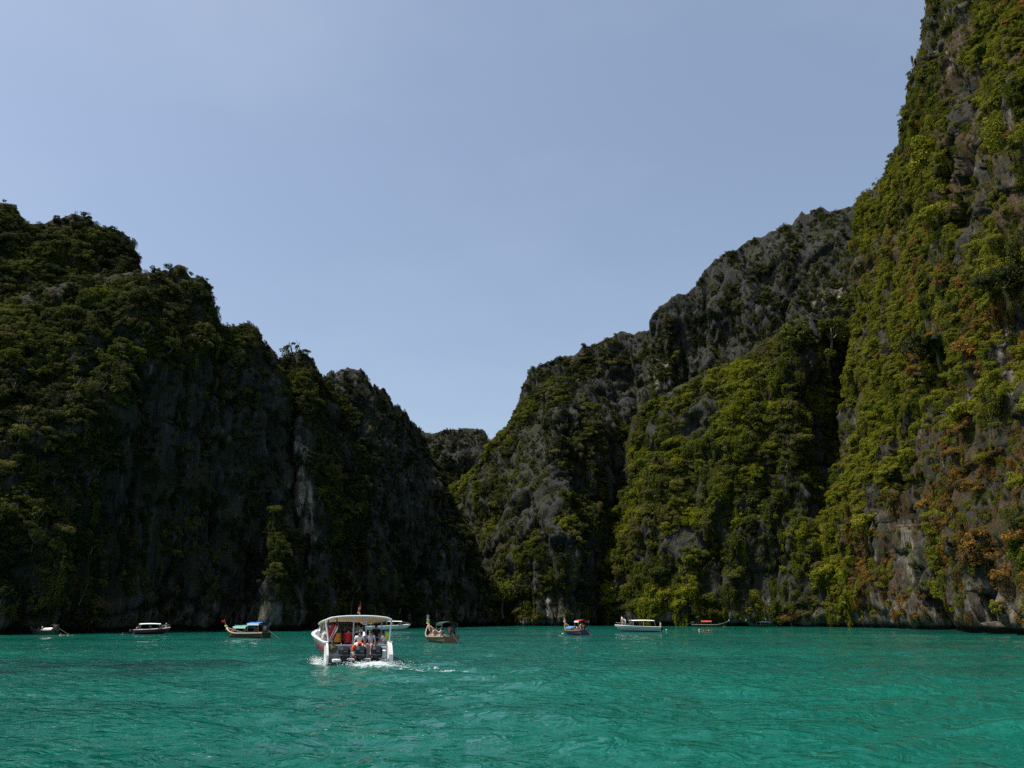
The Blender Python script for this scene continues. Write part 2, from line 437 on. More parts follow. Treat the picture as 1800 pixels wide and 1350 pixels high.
    D = n.copy(); D[:, 2] *= 0.35
    Q = P + D * a[:, None]
    top = np.clip((v - 0.86) / 0.14, 0, 1)
    Q[:, 2] += top * jag * (ridged(Q / (7, 7, 40) + sx, 3, sx + 40) - 0.6) * 3.4
    Q[:, 2] += top * jag * (0.9 * (vnoise(Q / (2.2, 2.2, 60) + sx, sx + 44) - 0.45) + 1.2 * np.clip(ridged(Q / (4.5, 4.5, 80) + sx, 1, sx + 47) - 0.75, 0, 1))
    Q = Q.reshape(nu, nv, 3)
    # the far side: over the ridge and down again behind
    rad = Q[:, -1].copy(); rad[:, 2] = 0; rad /= np.linalg.norm(rad, axis=1)[:, None]
    rows = []
    for off, hz in ((4, -1.0), (thick * .3, -6), (thick * 0.7, -26), (thick * 1.0, None)):
        rw = Q[:, -1] + rad * off
        rw[:, 2] = rw[:, 2] + hz if hz is not None else -4
        rows.append(rw[:, None])
    Q = np.concatenate([Q] + rows, 1)
    o = grid_mesh('cliff', Q, material)
    tag(o, label, None, None, 'structure')
    F_ = Q.reshape(-1, 3)
    qx, qy = project(F_)
    pale = np.zeros(len(F_), np.float32)
    wob = fbm(F_ / (4, 4, 9) + 4, 3, 17) * 16
    for ck, poly, wgt in PALE:
        if ck == key: pale = np.maximum(pale, wgt * poly_mask(qx + wob, qy, poly))
    strk = np.clip((fbm(F_ / (1.1, 1.1, 16) + 9, 3, 27) + 0.5 * fbm(F_ / (2.5, 2.5, 5) + 1, 2, 28) + 0.16) / 0.30, 0, 1)
    pale = (pale * strk).astype(np.float32)
    at_ = o.data.attributes.new('pale', 'FLOAT', 'POINT'); at_.data.foreach_set('value', pale.astype(np.float32))
    CLIFFS.append((key, o, Q, nv))
    return o

Rb = lambda by: rr(by)
# left massif, rear hump
cliff('left_rear', 'wooded rear hump of the left cliff against the sky', [
    (-420, 170, None, (-400, 250, 215)), (-250, 172, None, (-230, 300, 215)), (-120, 174, None, (-110, 318, 215)), (-40, 175, None, (-20, 345, 213)),
    (15, 176, None, (22, 362, 212)), (45, 177, None, (46, 386, 211)), (90, 177, None, (84, 384, 211)), (130, 178, None, (132, 378, 211)), (165, 179, None, (165, 396, 211)),
    (192, 180, None, (196, 402, 211)), (212, 181, None, (222, 414, 211)), (226, 182, None, (236, 436, 212)), (234, 184, None, (242, 475, 213)), (240, 190, None, (246, 540, 214))],
    M_ROCK_SHADE, amp=(2.5, 1.5, 0.6), step=1.3, thick=60)
# left massif, front
cliff('left_front', 'left cliff with a dark vertical wall beside its green ridge', [
    (-520, 124, None, (-480, 640, 150)), (-300, 128, None, (-280, 590, 152)), (-130, 133, None, (-120, 560, 165)), (0, 137, None, (10, 525, 168)),
    (60, 140, None, (110, 495, 169)), (105, 144, None, (185, 472, 170)), (150, 149, [(165, 860, 151), (215, 640, 157)], (250, 464, 171)), (215, 155, [(222, 860, 156), (262, 640, 160)], (300, 466, 172)),
    (285, 161, [(290, 850, 162), (318, 650, 164)], (338, 472, 173)), (345, 164, [(346, 850, 164), (358, 660, 166)], (368, 498, 174)), (400, 167, [(398, 860, 167), (400, 680, 169)], (390, 545, 173)),
    (445, 168, [(443, 860, 168), (440, 700, 171)], (440, 572, 177)), (480, 174, [(478, 870, 174), (474, 720, 177)], (470, 597, 182)), (508, 181, [(504, 880, 181), (500, 740, 183)], (492, 640, 188))],
    M_ROCK_SHADE, amp=(2.4, 1.4, 0.75), step=0.7, thick=50, wrap=(False, True), drop=14)
# pale edged fin
cliff('fin', 'narrow cliff fin with a pale rock edge right of the dark wall', [
    (517, 186, [(512, 900, 187), (498, 740, 192)], (486, 640, 200)), (524, 181, [(524, 900, 182), (512, 740, 189)], (507, 618, 199)), (548, 177, [(548, 900, 179), (536, 740, 186)], (530, 614, 197)),
    (580, 180, None, (548, 630, 198)), (612, 188, None, (560, 648, 202)), (640, 196, None, (580, 664, 206))],
    M_ROCK_SHADE, amp=(1.0, 0.9, 0.7), step=0.8, thick=30)
# dark shoulder falling to the gap
cliff('shoulder', 'dark shaded cliff shoulder falling to the lagoon gap', [
    (560, 186, None, (576, 668, 216)), (610, 188, None, (594, 646, 218)), (660, 192, None, (630, 648, 222)), (705, 200, None, (662, 676, 228)), (748, 210, None, (692, 706, 236)),
    (786, 220, None, (722, 738, 244)), (818, 231, [(806, 960, 234), (778, 860, 242)], (744, 768, 254)), (842, 242, [(832, 990, 244), (806, 910, 250)], (768, 835, 260)), (860, 254, [(852, 1035, 255), (838, 985, 257)], (812, 930, 262))],
    M_ROCK_SHADE, amp=(1.6, 1.6, 0.8), step=0.75, thick=50)
# foot pinnacle
cliff('pinnacle', 'small leafy pinnacle at the foot of the dark wall', [
    (440, 158, None, (462, 985, 163)), (450, 154, None, (473, 915, 162)), (464, 151, None, (484, 888, 161)), (492, 152, None, (496, 902, 162)), (520, 157, None, (512, 950, 164)), (548, 164, None, (530, 990, 169))],
    M_ROCK_SHADE, amp=(0.5, 0.7, 0.6), step=0.6, jag=0.7, thick=14)
# far wall in the gap
cliff('far', 'far grey cliff closing the gap', [
    (640, 372, None, (650, 790, 392)), (700, 372, None, (705, 762, 392)), (738, 372, None, (738, 752, 392)), (768, 371, None, (768, 757, 391)), (786, 370, None, (786, 751, 390)), (820, 370, None, (820, 748, 390)),
    (848, 371, None, (850, 751, 391)), (858, 374, None, (862, 768, 393)), (900, 380, None, (900, 790, 397))],
    M_ROCK_GREY, amp=(2.5, 2.0, 0.8), step=1.3, jag=1.0, thick=50)
# centre, rear
cliff('centre_rear', 'grey rear cliff above the central tower', [
    (880, 318, None, (896, 795, 340)), (905, 313, None, (908, 742, 338)), (915, 310, None, (915, 692, 337)), (928, 309, None, (926, 656, 336)), (955, 308, None, (946, 638, 336)), (1000, 306, None, (1000, 616, 336)), (1050, 306, None, (1050, 592, 337)),
    (1095, 307, None, (1092, 578, 338)), (1145, 308, None, (1143, 575, 339)), (1200, 310, None, (1200, 590, 341)), (1260, 312, None, (1260, 600, 343))],
    M_ROCK_GREY, amp=(2.0, 2.0, 1.0), step=1.0, thick=50)
# centre tower
cliff('tower', 'central cone shaped cliff tower', [
    (740, 320, None, (742, 890, 342)), (800, 312, None, (800, 850, 334)), (838, 294, None, (850, 800, 322)), (866, 268, None, (880, 760, 316)), (905, 257, None, (922, 700, 309)), (950, 251, None, (958, 672, 303)), (995, 250, None, (990, 664, 300)),
    (1028, 260, None, (1030, 674, 304)), (1052, 276, None, (1070, 704, 308)), (1072, 292, None, (1105, 765, 312))],
    M_ROCK_GREY, amp=(2.6, 2.2, 0.9), step=0.85, thick=40)
# right of centre, upper wall
cliff('right_upper', 'grey upper wall of the right cliff with a stepped skyline', [
    (1138, 298, [(1143, 860, 299), (1141, 700, 301)], (1141, 582, 304)), (1150, 292, [(1154, 860, 293), (1150, 690, 295)], (1146, 541, 301)), (1182, 288, [(1180, 860, 290), (1174, 690, 293)], (1166, 527, 300)), (1225, 284, None, (1216, 505, 303)), (1262, 281, None, (1242, 464, 306)),
    (1320, 277, None, (1312, 424, 307)), (1380, 274, None, (1370, 388, 307)), (1440, 272, None, (1440, 367, 307)), (1500, 272, None, (1500, 350, 307)), (1570, 274, None, (1575, 332, 309)), (1640, 278, None, (1640, 320, 312))],
    M_ROCK_GREY, amp=(2.4, 2.2, 1.0), step=1.0, jag=2.0, thick=60)
# right of centre, green spur
cliff('spur', 'bushy green spur running down to the water', [
    (1036, 274, [(1062, 1000, 278), (1088, 900, 286)], (1102, 772, 298)), (1085, 262, [(1098, 1000, 266), (1112, 880, 276)], (1122, 715, 290)), (1145, 254, None, (1152, 692, 284)), (1205, 249, None, (1240, 654, 280)), (1275, 246, None, (1332, 607, 276)),
    (1330, 246, None, (1385, 572, 274)), (1368, 247, [(1382, 860, 252), (1400, 700, 261)], (1425, 548, 276)), (1405, 243, [(1420, 960, 249), (1444, 740, 274)], (1470, 540, 282)), (1450, 240, [(1466, 960, 248), (1490, 740, 286)], (1540, 530, 292)), (1500, 244, [(1510, 960, 252), (1520, 740, 288)], (1580, 530, 296))],
    M_ROCK_GREY, amp=(3.2, 2.2, 0.8), step=0.85, thick=40)
# near right wall
cliff('right_near', 'steep near cliff with rust stained rock, hanging bushes and an undercut foot', [
    (1408, 258, [(1470, 870, 260), (1499, 690, 265)], (1508, 352, 282)), (1456, 240, [(1496, 850, 243), (1522, 600, 251)], (1543, 322, 272)), (1512, 223, [(1532, 830, 226), (1550, 560, 235)], (1562, 288, 258)), (1560, 210, [(1574, 810, 213), (1580, 500, 224)], (1582, 228, 250)),
    (1600, 196, [(1608, 800, 199), (1604, 480, 210)], (1596, 152, 240)), (1650, 177, [(1652, 800, 180), (1645, 440, 191)], (1622, 66, 226)), (1722, 153, [(1718, 790, 156), (1702, 400, 168)], (1640, -40, 208)),
    (1802, 132, [(1795, 780, 136), (1780, 380, 150)], (1690, -150, 190)), (1950, 108, [(1940, 760, 112), (1915, 340, 126)], (1830, -330, 168)), (2250, 88, [(2230, 720, 92), (2190, 260, 106)], (2090, -420, 146)),
    (2900, 70, [(2870, 700, 74), (2810, 200, 88)], (2700, -500, 125))],
    M_ROCK_RUST, amp=(2.2, 1.8, 0.9), step=0.6, jag=1.2, thick=60, undercut=1.0)
# ------------------------------------------------------------------ plants
def leaf_cloud(name, pts, nrm, size, seed, elong=1.5):
    """small bent leaf faces at pts, facing about nrm, joined into one crown mesh"""
    r = np.random.default_rng(seed)
    n = len(pts)
    nr = nrm + r.normal(0, 0.55, (n, 3)); nr /= np.linalg.norm(nr, axis=1)[:, None]
    t = np.cross(nr, r.normal(0, 1, (n, 3))); t /= np.linalg.norm(t, axis=1)[:, None]
    s = np.cross(nr, t)
    L = (size * r.uniform(0.6, 1.35, n))[:, None]
    v = np.empty((n, 4, 3))
    v[:, 0] = pts - t * L * elong * 0.5
    v[:, 1] = pts + s * L * 0.42 + nr * L * 0.12
    v[:, 2] = pts + t * L * elong * 0.5 - nr * L * 0.1
    v[:, 3] = pts - s * L * 0.42 + nr * L * 0.12
    f = np.arange(n * 4).reshape(n, 4)
    me = bpy.data.meshes.new(name)
    me.vertices.add(n * 4); me.vertices.foreach_set('co', v.reshape(-1).astype(np.float32))
    me.loops.add(n * 4); me.loops.foreach_set('vertex_index', f.reshape(-1).astype(np.int32))
    me.polygons.add(n); me.polygons.foreach_set('loop_start', np.arange(0, n * 4, 4, dtype=np.int32)); me.polygons.foreach_set('loop_total', np.full(n, 4, np.int32))
    me.materials.append(M_LEAF); me.update(calc_edges=True)
    return me

def crown_mesh(kind, seed):
    r = np.random.default_rng(seed)
    if kind == 'round':      k, n, size, rad = 24, 2400, 0.070, (0.72, 0.72, 0.55)
    elif kind == 'spread':   k, n, size, rad = 26, 2400, 0.068, (0.85, 0.85, 0.32)
    elif kind == 'upright':  k, n, size, rad = 20, 2000, 0.068, (0.52, 0.52, 0.85)
    elif kind == 'twiggy':   k, n, size, rad = 16, 1300, 0.060, (0.80, 0.80, 0.60)
    elif kind == 'hanging':  k, n, size, rad = 20, 1700, 0.062, (0.55, 0.55, 1.05)
    elif kind == 'vine':
        S, m = 34, 60                                       # hanging strands of small leaves, close to the wall
        sx_ = r.uniform(-.8, .8, S); sy_ = r.normal(0, .10, S); top = r.uniform(-.1, .5, S) - .3 * sx_ ** 2; ln = r.uniform(.5, 2.1, S)
        tt = r.random((S, m)) ** 1.25
        p = np.stack([sx_[:, None] + r.normal(0, .055, (S, m)) * (1.2 - tt * .6), sy_[:, None] + .14 * np.sin(tt * 3) + r.normal(0, .05, (S, m)), top[:, None] - tt * ln[:, None]], -1).reshape(-1, 3)
        return leaf_cloud('crown_vine', p, r.normal(0, .5, p.shape) + np.array([0, .4, .5]), .055, seed + 1, 1.8)
    elif kind == 'mat':      k, n, size, rad = 22, 1700, 0.070, (0.92, 0.92, 0.10)
    c = r.normal(0, 1, (k, 3)); c /= np.linalg.norm(c, axis=1)[:, None]
    c *= r.uniform(0.35, 1.0, (k, 1)) ** 0.6
    c *= rad
    cr_ = r.uniform(0.10, 0.34, k) * (0.7 if kind == 'twiggy' else 1.0)
    if kind == 'mat': cr_ *= 0.75
    w = r.integers(0, k, n)
    d = r.normal(0, 1, (n, 3)); d[:, 2] += 0.35
    d /= np.linalg.norm(d, axis=1)[:, None]
    rad_ = r.uniform(0.5, 1.0, n) ** 0.5
    p = c[w] + d * (cr_[w] * rad_)[:, None] * np.array([1.1, 1.1, 0.75])
    if kind == 'hanging':
        p[:, 2] -= np.abs(r.normal(0, 0.35, n)) * (r.random(n) < 0.6)
    nn = d + np.array([0, 0, 0.35])
    return leaf_cloud('crown_' + kind, p, nn, size, seed + 1, 1.9 if kind == 'hanging' else 1.5)

def tube_list(V, F, pts, radii, seg=6):
    pts = [Vector(p) for p in pts]
    b0 = len(V)
    for i, p in enumerate(pts):
        a = pts[max(i - 1, 0)]; c = pts[min(i + 1, len(pts) - 1)]
        d = (c - a).normalized()
        u = d.orthogonal().normalized() if i == 0 else (u - d * u.dot(d)).normalized()
        w = d.cross(u)
        for k in range(seg):
            t = 2 * math.pi * k / seg
            V.append(p + (u * math.cos(t) + w * math.sin(t)) * radii[i])
    for i in range(len(pts) - 1):
        for k in range(seg):
            F.append((b0 + i * seg + k, b0 + i * seg + (k + 1) % seg, b0 + (i + 1) * seg + (k + 1) % seg, b0 + (i + 1) * seg + k))
    F.append(tuple(range(b0 + seg - 1, b0 - 1, -1)))
    F.append(tuple(range(b0 + (len(pts) - 1) * seg, b0 + len(pts) * seg)))

def trunk_mesh(kind, seed):
    """unit tree: crown of radius 1 about the origin; the trunk roots below and behind it"""
    r = random.Random(seed)
    V, F = [], []
    z0 = {'round': -1.35, 'spread': -1.15, 'upright': -1.45, 'twiggy': -1.2, 'hanging': -1.1}[kind]
    fork = Vector((r.uniform(-.1, .1), r.uniform(-.1, .1), -0.42))
    tube_list(V, F, [(0, 0, z0), (0.05, 0.02, z0 * 0.7), fork], [0.085, 0.065, 0.05])
    for k in range(6 if kind == 'twiggy' else 4):
        a = k * 1.6 + r.random()
        e = Vector((math.cos(a) * r.uniform(.4, .75), math.sin(a) * r.uniform(.4, .75), r.uniform(0, .55)))
        m = fork.lerp(e, 0.5) + Vector((0, 0, -0.06))
        tube_list(V, F, [fork, m, e], [0.042, 0.03, 0.012], 5)
        if kind == 'twiggy':
            for q in range(3):
                e2 = e.lerp(m, r.random()) + Vector((r.uniform(-.35, .35), r.uniform(-.35, .35), r.uniform(.05, .4)))
                tube_list(V, F, [m.lerp(e, .5), e2], [0.018, 0.006], 4)
    me = bpy.data.meshes.new('trunk_' + kind)
    me.from_pydata([tuple(v) for v in V], [], F); me.materials.append(M_BARK); me.update()
    return me

KINDS = ['round', 'spread', 'upright', 'twiggy', 'hanging', 'mat', 'vine']
CROWN = {k: [crown_mesh(k, 100 + 10 * i + j) for j in range(2)] for i, k in enumerate(KINDS)}
TRUNK = {k: trunk_mesh(k, 60 + i) for i, k in enumerate(KINDS[:5])}

# ---- where plants grow
# zones of a cliff face, found by where they are in the photograph; (polygon, plant density factor, tone shift)
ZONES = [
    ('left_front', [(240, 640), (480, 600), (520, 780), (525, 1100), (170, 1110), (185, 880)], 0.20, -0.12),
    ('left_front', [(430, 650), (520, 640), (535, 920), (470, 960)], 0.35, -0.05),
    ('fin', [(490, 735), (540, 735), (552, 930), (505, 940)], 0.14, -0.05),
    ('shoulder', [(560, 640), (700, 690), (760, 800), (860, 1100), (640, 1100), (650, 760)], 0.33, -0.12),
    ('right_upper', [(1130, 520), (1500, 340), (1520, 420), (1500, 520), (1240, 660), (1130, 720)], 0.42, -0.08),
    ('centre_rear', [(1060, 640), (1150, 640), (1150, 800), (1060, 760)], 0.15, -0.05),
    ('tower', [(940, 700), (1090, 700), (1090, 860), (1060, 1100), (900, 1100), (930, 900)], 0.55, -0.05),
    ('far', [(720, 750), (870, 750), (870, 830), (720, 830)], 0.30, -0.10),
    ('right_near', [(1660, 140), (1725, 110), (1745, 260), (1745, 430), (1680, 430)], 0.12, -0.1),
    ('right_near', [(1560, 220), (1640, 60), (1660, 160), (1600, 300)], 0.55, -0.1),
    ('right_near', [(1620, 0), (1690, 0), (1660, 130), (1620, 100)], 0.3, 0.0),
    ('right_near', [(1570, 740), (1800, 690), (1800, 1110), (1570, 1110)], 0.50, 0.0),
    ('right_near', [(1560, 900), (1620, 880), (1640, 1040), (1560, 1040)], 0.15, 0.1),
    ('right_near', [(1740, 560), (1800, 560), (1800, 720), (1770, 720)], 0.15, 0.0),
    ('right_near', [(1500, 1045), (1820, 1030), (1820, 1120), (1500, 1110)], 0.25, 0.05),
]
# key: (density, tone mean, tone spread, plant radius in metres, share of mats)
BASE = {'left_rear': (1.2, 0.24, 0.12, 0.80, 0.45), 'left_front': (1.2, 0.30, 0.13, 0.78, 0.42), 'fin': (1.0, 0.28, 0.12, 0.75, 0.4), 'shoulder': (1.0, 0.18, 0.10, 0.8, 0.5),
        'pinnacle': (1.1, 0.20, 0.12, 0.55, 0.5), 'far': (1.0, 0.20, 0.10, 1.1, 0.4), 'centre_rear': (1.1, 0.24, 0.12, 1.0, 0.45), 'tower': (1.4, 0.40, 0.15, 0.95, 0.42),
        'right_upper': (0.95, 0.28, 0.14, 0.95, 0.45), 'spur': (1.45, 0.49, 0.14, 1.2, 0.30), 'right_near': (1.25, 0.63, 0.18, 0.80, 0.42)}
SPACING = 0.50        # plants per square metre of cover, before the factors

PTS = []              # plant records: position, normal, radius, kind, tone, cliff key
for key, o, Q, nv in CLIFFS:
    den, tm, ts, rad, pm = BASE[key]
    nu, nvt = Q.shape[:2]
    nvp = nv + 2
    A = Q[:-1, 4:nvp - 1]; B_ = Q[1:, 4:nvp - 1]; Cc = Q[1:, 5:nvp]; D_ = Q[:-1, 5:nvp]
    nrm = np.cross(Cc - A, D_ - B_)
    area = np.linalg.norm(nrm, axis=2) * 0.5
    nrm = nrm / (np.linalg.norm(nrm, axis=2)[..., None] + 1e-9)
    cen = (A + B_ + Cc + D_) / 4
    cen, nrm, area = cen.reshape(-1, 3), nrm.reshape(-1, 3), area.reshape(-1)
    view = ORG - cen; view /= np.linalg.norm(view, axis=1)[:, None]
    if (nrm * view).sum(1).mean() < 0: nrm = -nrm
    face = (nrm * view).sum(1)
    px, py = project(cen)
    ok = (face > -0.35) & (px > -260) & (px < 2060) & (py > -260) & (cen[:, 2] > 1.8)
    big = fbm(cen / 26 + 3, 3, 71); fine = fbm(cen / ((5, 5, 20) if key == 'right_near' else (6, 6, 12)) + 5, 3, 81)
    d = den * np.clip(0.56 + 1.2 * big + 1.7 * fine, {'left_rear': 0.7, 'left_front': 0.45, 'far': 0.3}.get(key, 0.05), 1.7)
    d *= np.clip(0.45 + 1.5 * nrm[:, 2], 0.25, 1.5)
    shift = np.zeros(len(cen)); zf = np.ones(len(cen))
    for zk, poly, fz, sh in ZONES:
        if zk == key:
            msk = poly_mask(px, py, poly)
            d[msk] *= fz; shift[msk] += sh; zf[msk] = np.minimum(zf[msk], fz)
    lam = area * d * SPACING / rad ** 2 * 2.6 * ok
    cnt = rng.poisson(lam)
    ids = np.repeat(np.arange(len(cen)), cnt)
    p = cen[ids] + rng.normal(0, 0.35, (len(ids), 3))
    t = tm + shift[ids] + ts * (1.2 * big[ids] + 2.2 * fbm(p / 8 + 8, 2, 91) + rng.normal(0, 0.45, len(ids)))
    if key == 'right_near':                                # rust coloured dry growth low on the near wall, dry scrub higher up
        dry = np.clip(fbm(p / (12, 12, 22) + 40, 3, 95) * 3.0 + (0.15 - p[:, 2] / 120) + 0.45 * np.clip((px[ids] - 1580) / 120, -1, 1) * (p[:, 2] < 55), 0, 1)
        t = np.where(rng.random(len(ids)) < dry * 0.85, rng.uniform(0.80, 0.99, len(ids)), np.clip(t, 0.08, 0.70))
    else:
        dry = rng.random(len(ids)) < np.clip((0.22 if key.startswith('left') else 0.14) + 0.9 * fbm(p / 14 + 20, 2, 97), 0.03, 0.7)
        t = np.where(dry, rng.uniform(0.73, 0.80, len(ids)), np.clip(t, 0.0, 0.62))
    rsz = rad * np.minimum(np.exp(rng.normal(-0.05, 0.52, len(ids))), 2.7) * np.where(d[ids] < 0.35, 0.72, 1.0)
    vrow = (ids % (A.shape[1])) / A.shape[1]
    rsz = rsz * np.where(vrow > 0.93, 0.6, 1.0)
    u = rng.random(len(ids))
    kd = np.where(u < pm, 5, np.where(u < pm + 0.26, 0, np.where(u < pm + 0.40, 1, np.where(u < pm + 0.47, 2, np.where(u < pm + 0.54, 3, 4)))))
    kd = np.where((nrm[ids, 2] < 0.30) & (rng.random(len(ids)) < 0.42), 6, kd)
    kd = np.where((kd < 5) & (nrm[ids, 2] < 0.15) & (rng.random(len(ids)) < 0.3), 4, kd)
    for i in range(len(ids)):
        PTS.append((p[i], nrm[ids[i]], float(rsz[i]), int(kd[i]), float(t[i]), key))
    # small tufts and dry growth rooted all over the bare rock
    lam = area * ok * 0.85 * np.clip(1.1 - 0.5 * d, 0.25, 1) * np.clip(0.5 + 1.6 * fbm(cen / (2.5, 2.5, 6) + 60, 2, 101), 0.05, 2) * (1.5 if key == 'right_near' else 1.0) * np.where(zf < 0.2, 0.3, 1.0)
    ids = np.repeat(np.arange(len(cen)), rng.poisson(lam))
    p = cen[ids] + rng.normal(0, 0.25, (len(ids), 3))
    t = np.clip(tm * 0.75 + shift[ids] * 0.5 + rng.normal(0, 0.12, len(ids)), 0, 0.6)
    dp = np.clip(0.25 + 0.8 * big[ids] + (0.45 if key == 'right_near' else 0.0) * np.clip(1.3 - p[:, 2] / 70, 0, 1), 0.12, 0.8)
    t = np.where(rng.random(len(ids)) < dp, rng.uniform(0.75, 0.98 if key == 'right_near' else 0.80, len(ids)), t)
    rsz = np.exp(rng.normal(-0.75, 0.33, len(ids))) * (1.15 if key in ('far', 'centre_rear', 'right_upper', 'tower') else 0.95)
    kd = rng.choice([5, 4, 6, 3], len(ids), p=[.40, .15, .33, .12])
    for i in range(len(ids)):
        PTS.append((p[i], nrm[ids[i]], float(rsz[i]), int(kd[i]), float(t[i]), key))
print('plants', len(PTS))

# ---- which plants show largest: those become trees of their own
bv_v, bv_f, off = [], [], 0
for key, o, Q, nv in CLIFFS:
    q = Q[::2, ::2]
    a, b_ = q.shape[:2]
    idx = np.arange(a * b_).reshape(a, b_) + off
    bv_v.append(q.reshape(-1, 3)); off += a * b_
    bv_f.append(np.stack([idx[:-1, :-1], idx[1:, :-1], idx[1:, 1:], idx[:-1, 1:]], -1).reshape(-1, 4))
BVH = BVHTree.FromPolygons(np.concatenate(bv_v).tolist(), np.concatenate(bv_f).tolist())
CO = Vector(ORG)

def hit_px(px, py):
    loc, n, i, dist = BVH.ray_cast(CO, Vector(ray(px, py)))
    return (np.array(loc), np.array(n), dist) if loc else (None, None, None)

def seen(p, margin):
    d = Vector(p) - CO
    L = d.length
    loc, n, i, dist = BVH.ray_cast(CO, d / L)
    return loc is None or dist > L - margin

PLACE = {'left_rear': 'on the rear left hump', 'left_front': 'on the green left cliff', 'fin': 'on the pale edged fin', 'shoulder': 'on the dark shoulder above the gap',
         'pinnacle': 'on the small pinnacle', 'far': 'on the far cliff in the gap', 'centre_rear': 'on the cliff behind the tower', 'tower': 'on the central tower',
         'right_upper': 'on the grey upper wall', 'spur': 'on the bushy spur', 'right_near': 'on the near right cliff'}
SPAN = {'left_front': (0, 500), 'spur': (1050, 1490), 'right_near': (1420, 1800), 'left_rear': (0, 245), 'tower': (800, 1100), 'right_upper': (1140, 1500)}
TONES = [(0.16, 'dark green'), (0.34, 'deep green'), (0.54, 'mid green'), (0.72, 'bright yellow-green'), (0.87, 'dry brownish'), (2, 'rust coloured')]
SHAPE = {'round': 'rounded', 'spread': 'flat spreading', 'upright': 'upright', 'twiggy': 'sparse twiggy', 'hanging': 'drooping'}
def tone_word(t): return next(w for lim, w in TONES if t < lim)

def make_tree(p, n, r, kind, tone, label, group, lean=0.25):
    """one tree: Empty at the foot > trunk, crown (both share mesh data with their kind)"""
    nh = Vector((n[0], n[1], 0))
    if nh.length > 1e-3: nh.normalize()
    up = (Vector((0, 0, 1)) + nh * lean).normalized()
    rot = up.to_track_quat('Z', 'Y') @ Euler((0, 0, random.uniform(0, 6.28))).to_quaternion()
    name = 'shrub' if r < 2.0 else 'tree'
    z0 = min(v.co.z for v in TRUNK[kind].vertices)
    c = Vector(p) + Vector(n) * r * 0.45 + Vector((0, 0, 0.25 * r))
    e = bpy.data.objects.new(name, None); C.objects.link(e)
    e.empty_display_size = 0.5
    e.location = c + up * (z0 * r); e.rotation_mode = 'QUATERNION'; e.rotation_quaternion = rot
    e.scale = (r, r, r)
    tag(e, label, 'shrub' if r < 2.0 else 'tree', group)
    for nm, me in (('trunk', TRUNK[kind]), ('crown', random.choice(CROWN[kind]))):
        q = bpy.data.objects.new(nm, me); C.objects.link(q); q.parent = e
        q.location = (0, 0, -z0)
        if nm == 'crown': q['tone'] = float(tone)
    return e
    return e

# trees of the photograph one can point at
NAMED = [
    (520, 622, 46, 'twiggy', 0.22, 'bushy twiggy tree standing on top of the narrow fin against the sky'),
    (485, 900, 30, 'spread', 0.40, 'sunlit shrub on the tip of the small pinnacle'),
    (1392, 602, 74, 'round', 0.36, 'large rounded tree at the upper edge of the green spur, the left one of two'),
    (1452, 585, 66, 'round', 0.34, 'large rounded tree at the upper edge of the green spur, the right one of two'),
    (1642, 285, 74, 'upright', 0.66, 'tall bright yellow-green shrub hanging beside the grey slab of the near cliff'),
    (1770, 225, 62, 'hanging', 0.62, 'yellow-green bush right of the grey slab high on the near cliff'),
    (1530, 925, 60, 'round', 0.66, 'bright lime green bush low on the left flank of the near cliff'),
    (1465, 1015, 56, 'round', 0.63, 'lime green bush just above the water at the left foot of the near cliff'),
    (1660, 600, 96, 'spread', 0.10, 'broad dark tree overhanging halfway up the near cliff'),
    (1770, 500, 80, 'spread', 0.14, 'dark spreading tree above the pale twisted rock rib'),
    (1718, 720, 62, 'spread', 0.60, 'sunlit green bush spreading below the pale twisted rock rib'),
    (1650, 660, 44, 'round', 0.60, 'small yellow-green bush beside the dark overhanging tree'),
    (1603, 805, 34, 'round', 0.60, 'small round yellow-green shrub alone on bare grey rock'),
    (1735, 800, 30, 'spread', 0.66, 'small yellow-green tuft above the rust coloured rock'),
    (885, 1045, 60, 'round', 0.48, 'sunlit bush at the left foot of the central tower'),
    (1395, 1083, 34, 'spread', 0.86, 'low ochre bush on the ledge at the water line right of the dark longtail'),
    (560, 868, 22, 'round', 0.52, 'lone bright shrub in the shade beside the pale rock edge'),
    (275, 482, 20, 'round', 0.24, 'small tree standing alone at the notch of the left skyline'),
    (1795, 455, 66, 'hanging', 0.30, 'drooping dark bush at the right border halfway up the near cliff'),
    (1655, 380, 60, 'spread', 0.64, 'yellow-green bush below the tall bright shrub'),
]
n_single = 0
taken, singles = [], []
for px, py, dpx, kind, tone, label in NAMED:
    loc, n, dist = hit_px(px, py + dpx * 0.12)
    if loc is None: loc, n, dist = hit_px(px, py + dpx * 0.6)
    if loc is None: print('no ground for', label); continue
    r = dpx / FPX * dist * 0.5 * 1.05
    make_tree(loc, n, r, kind, tone, label, None)
    n_single += 1

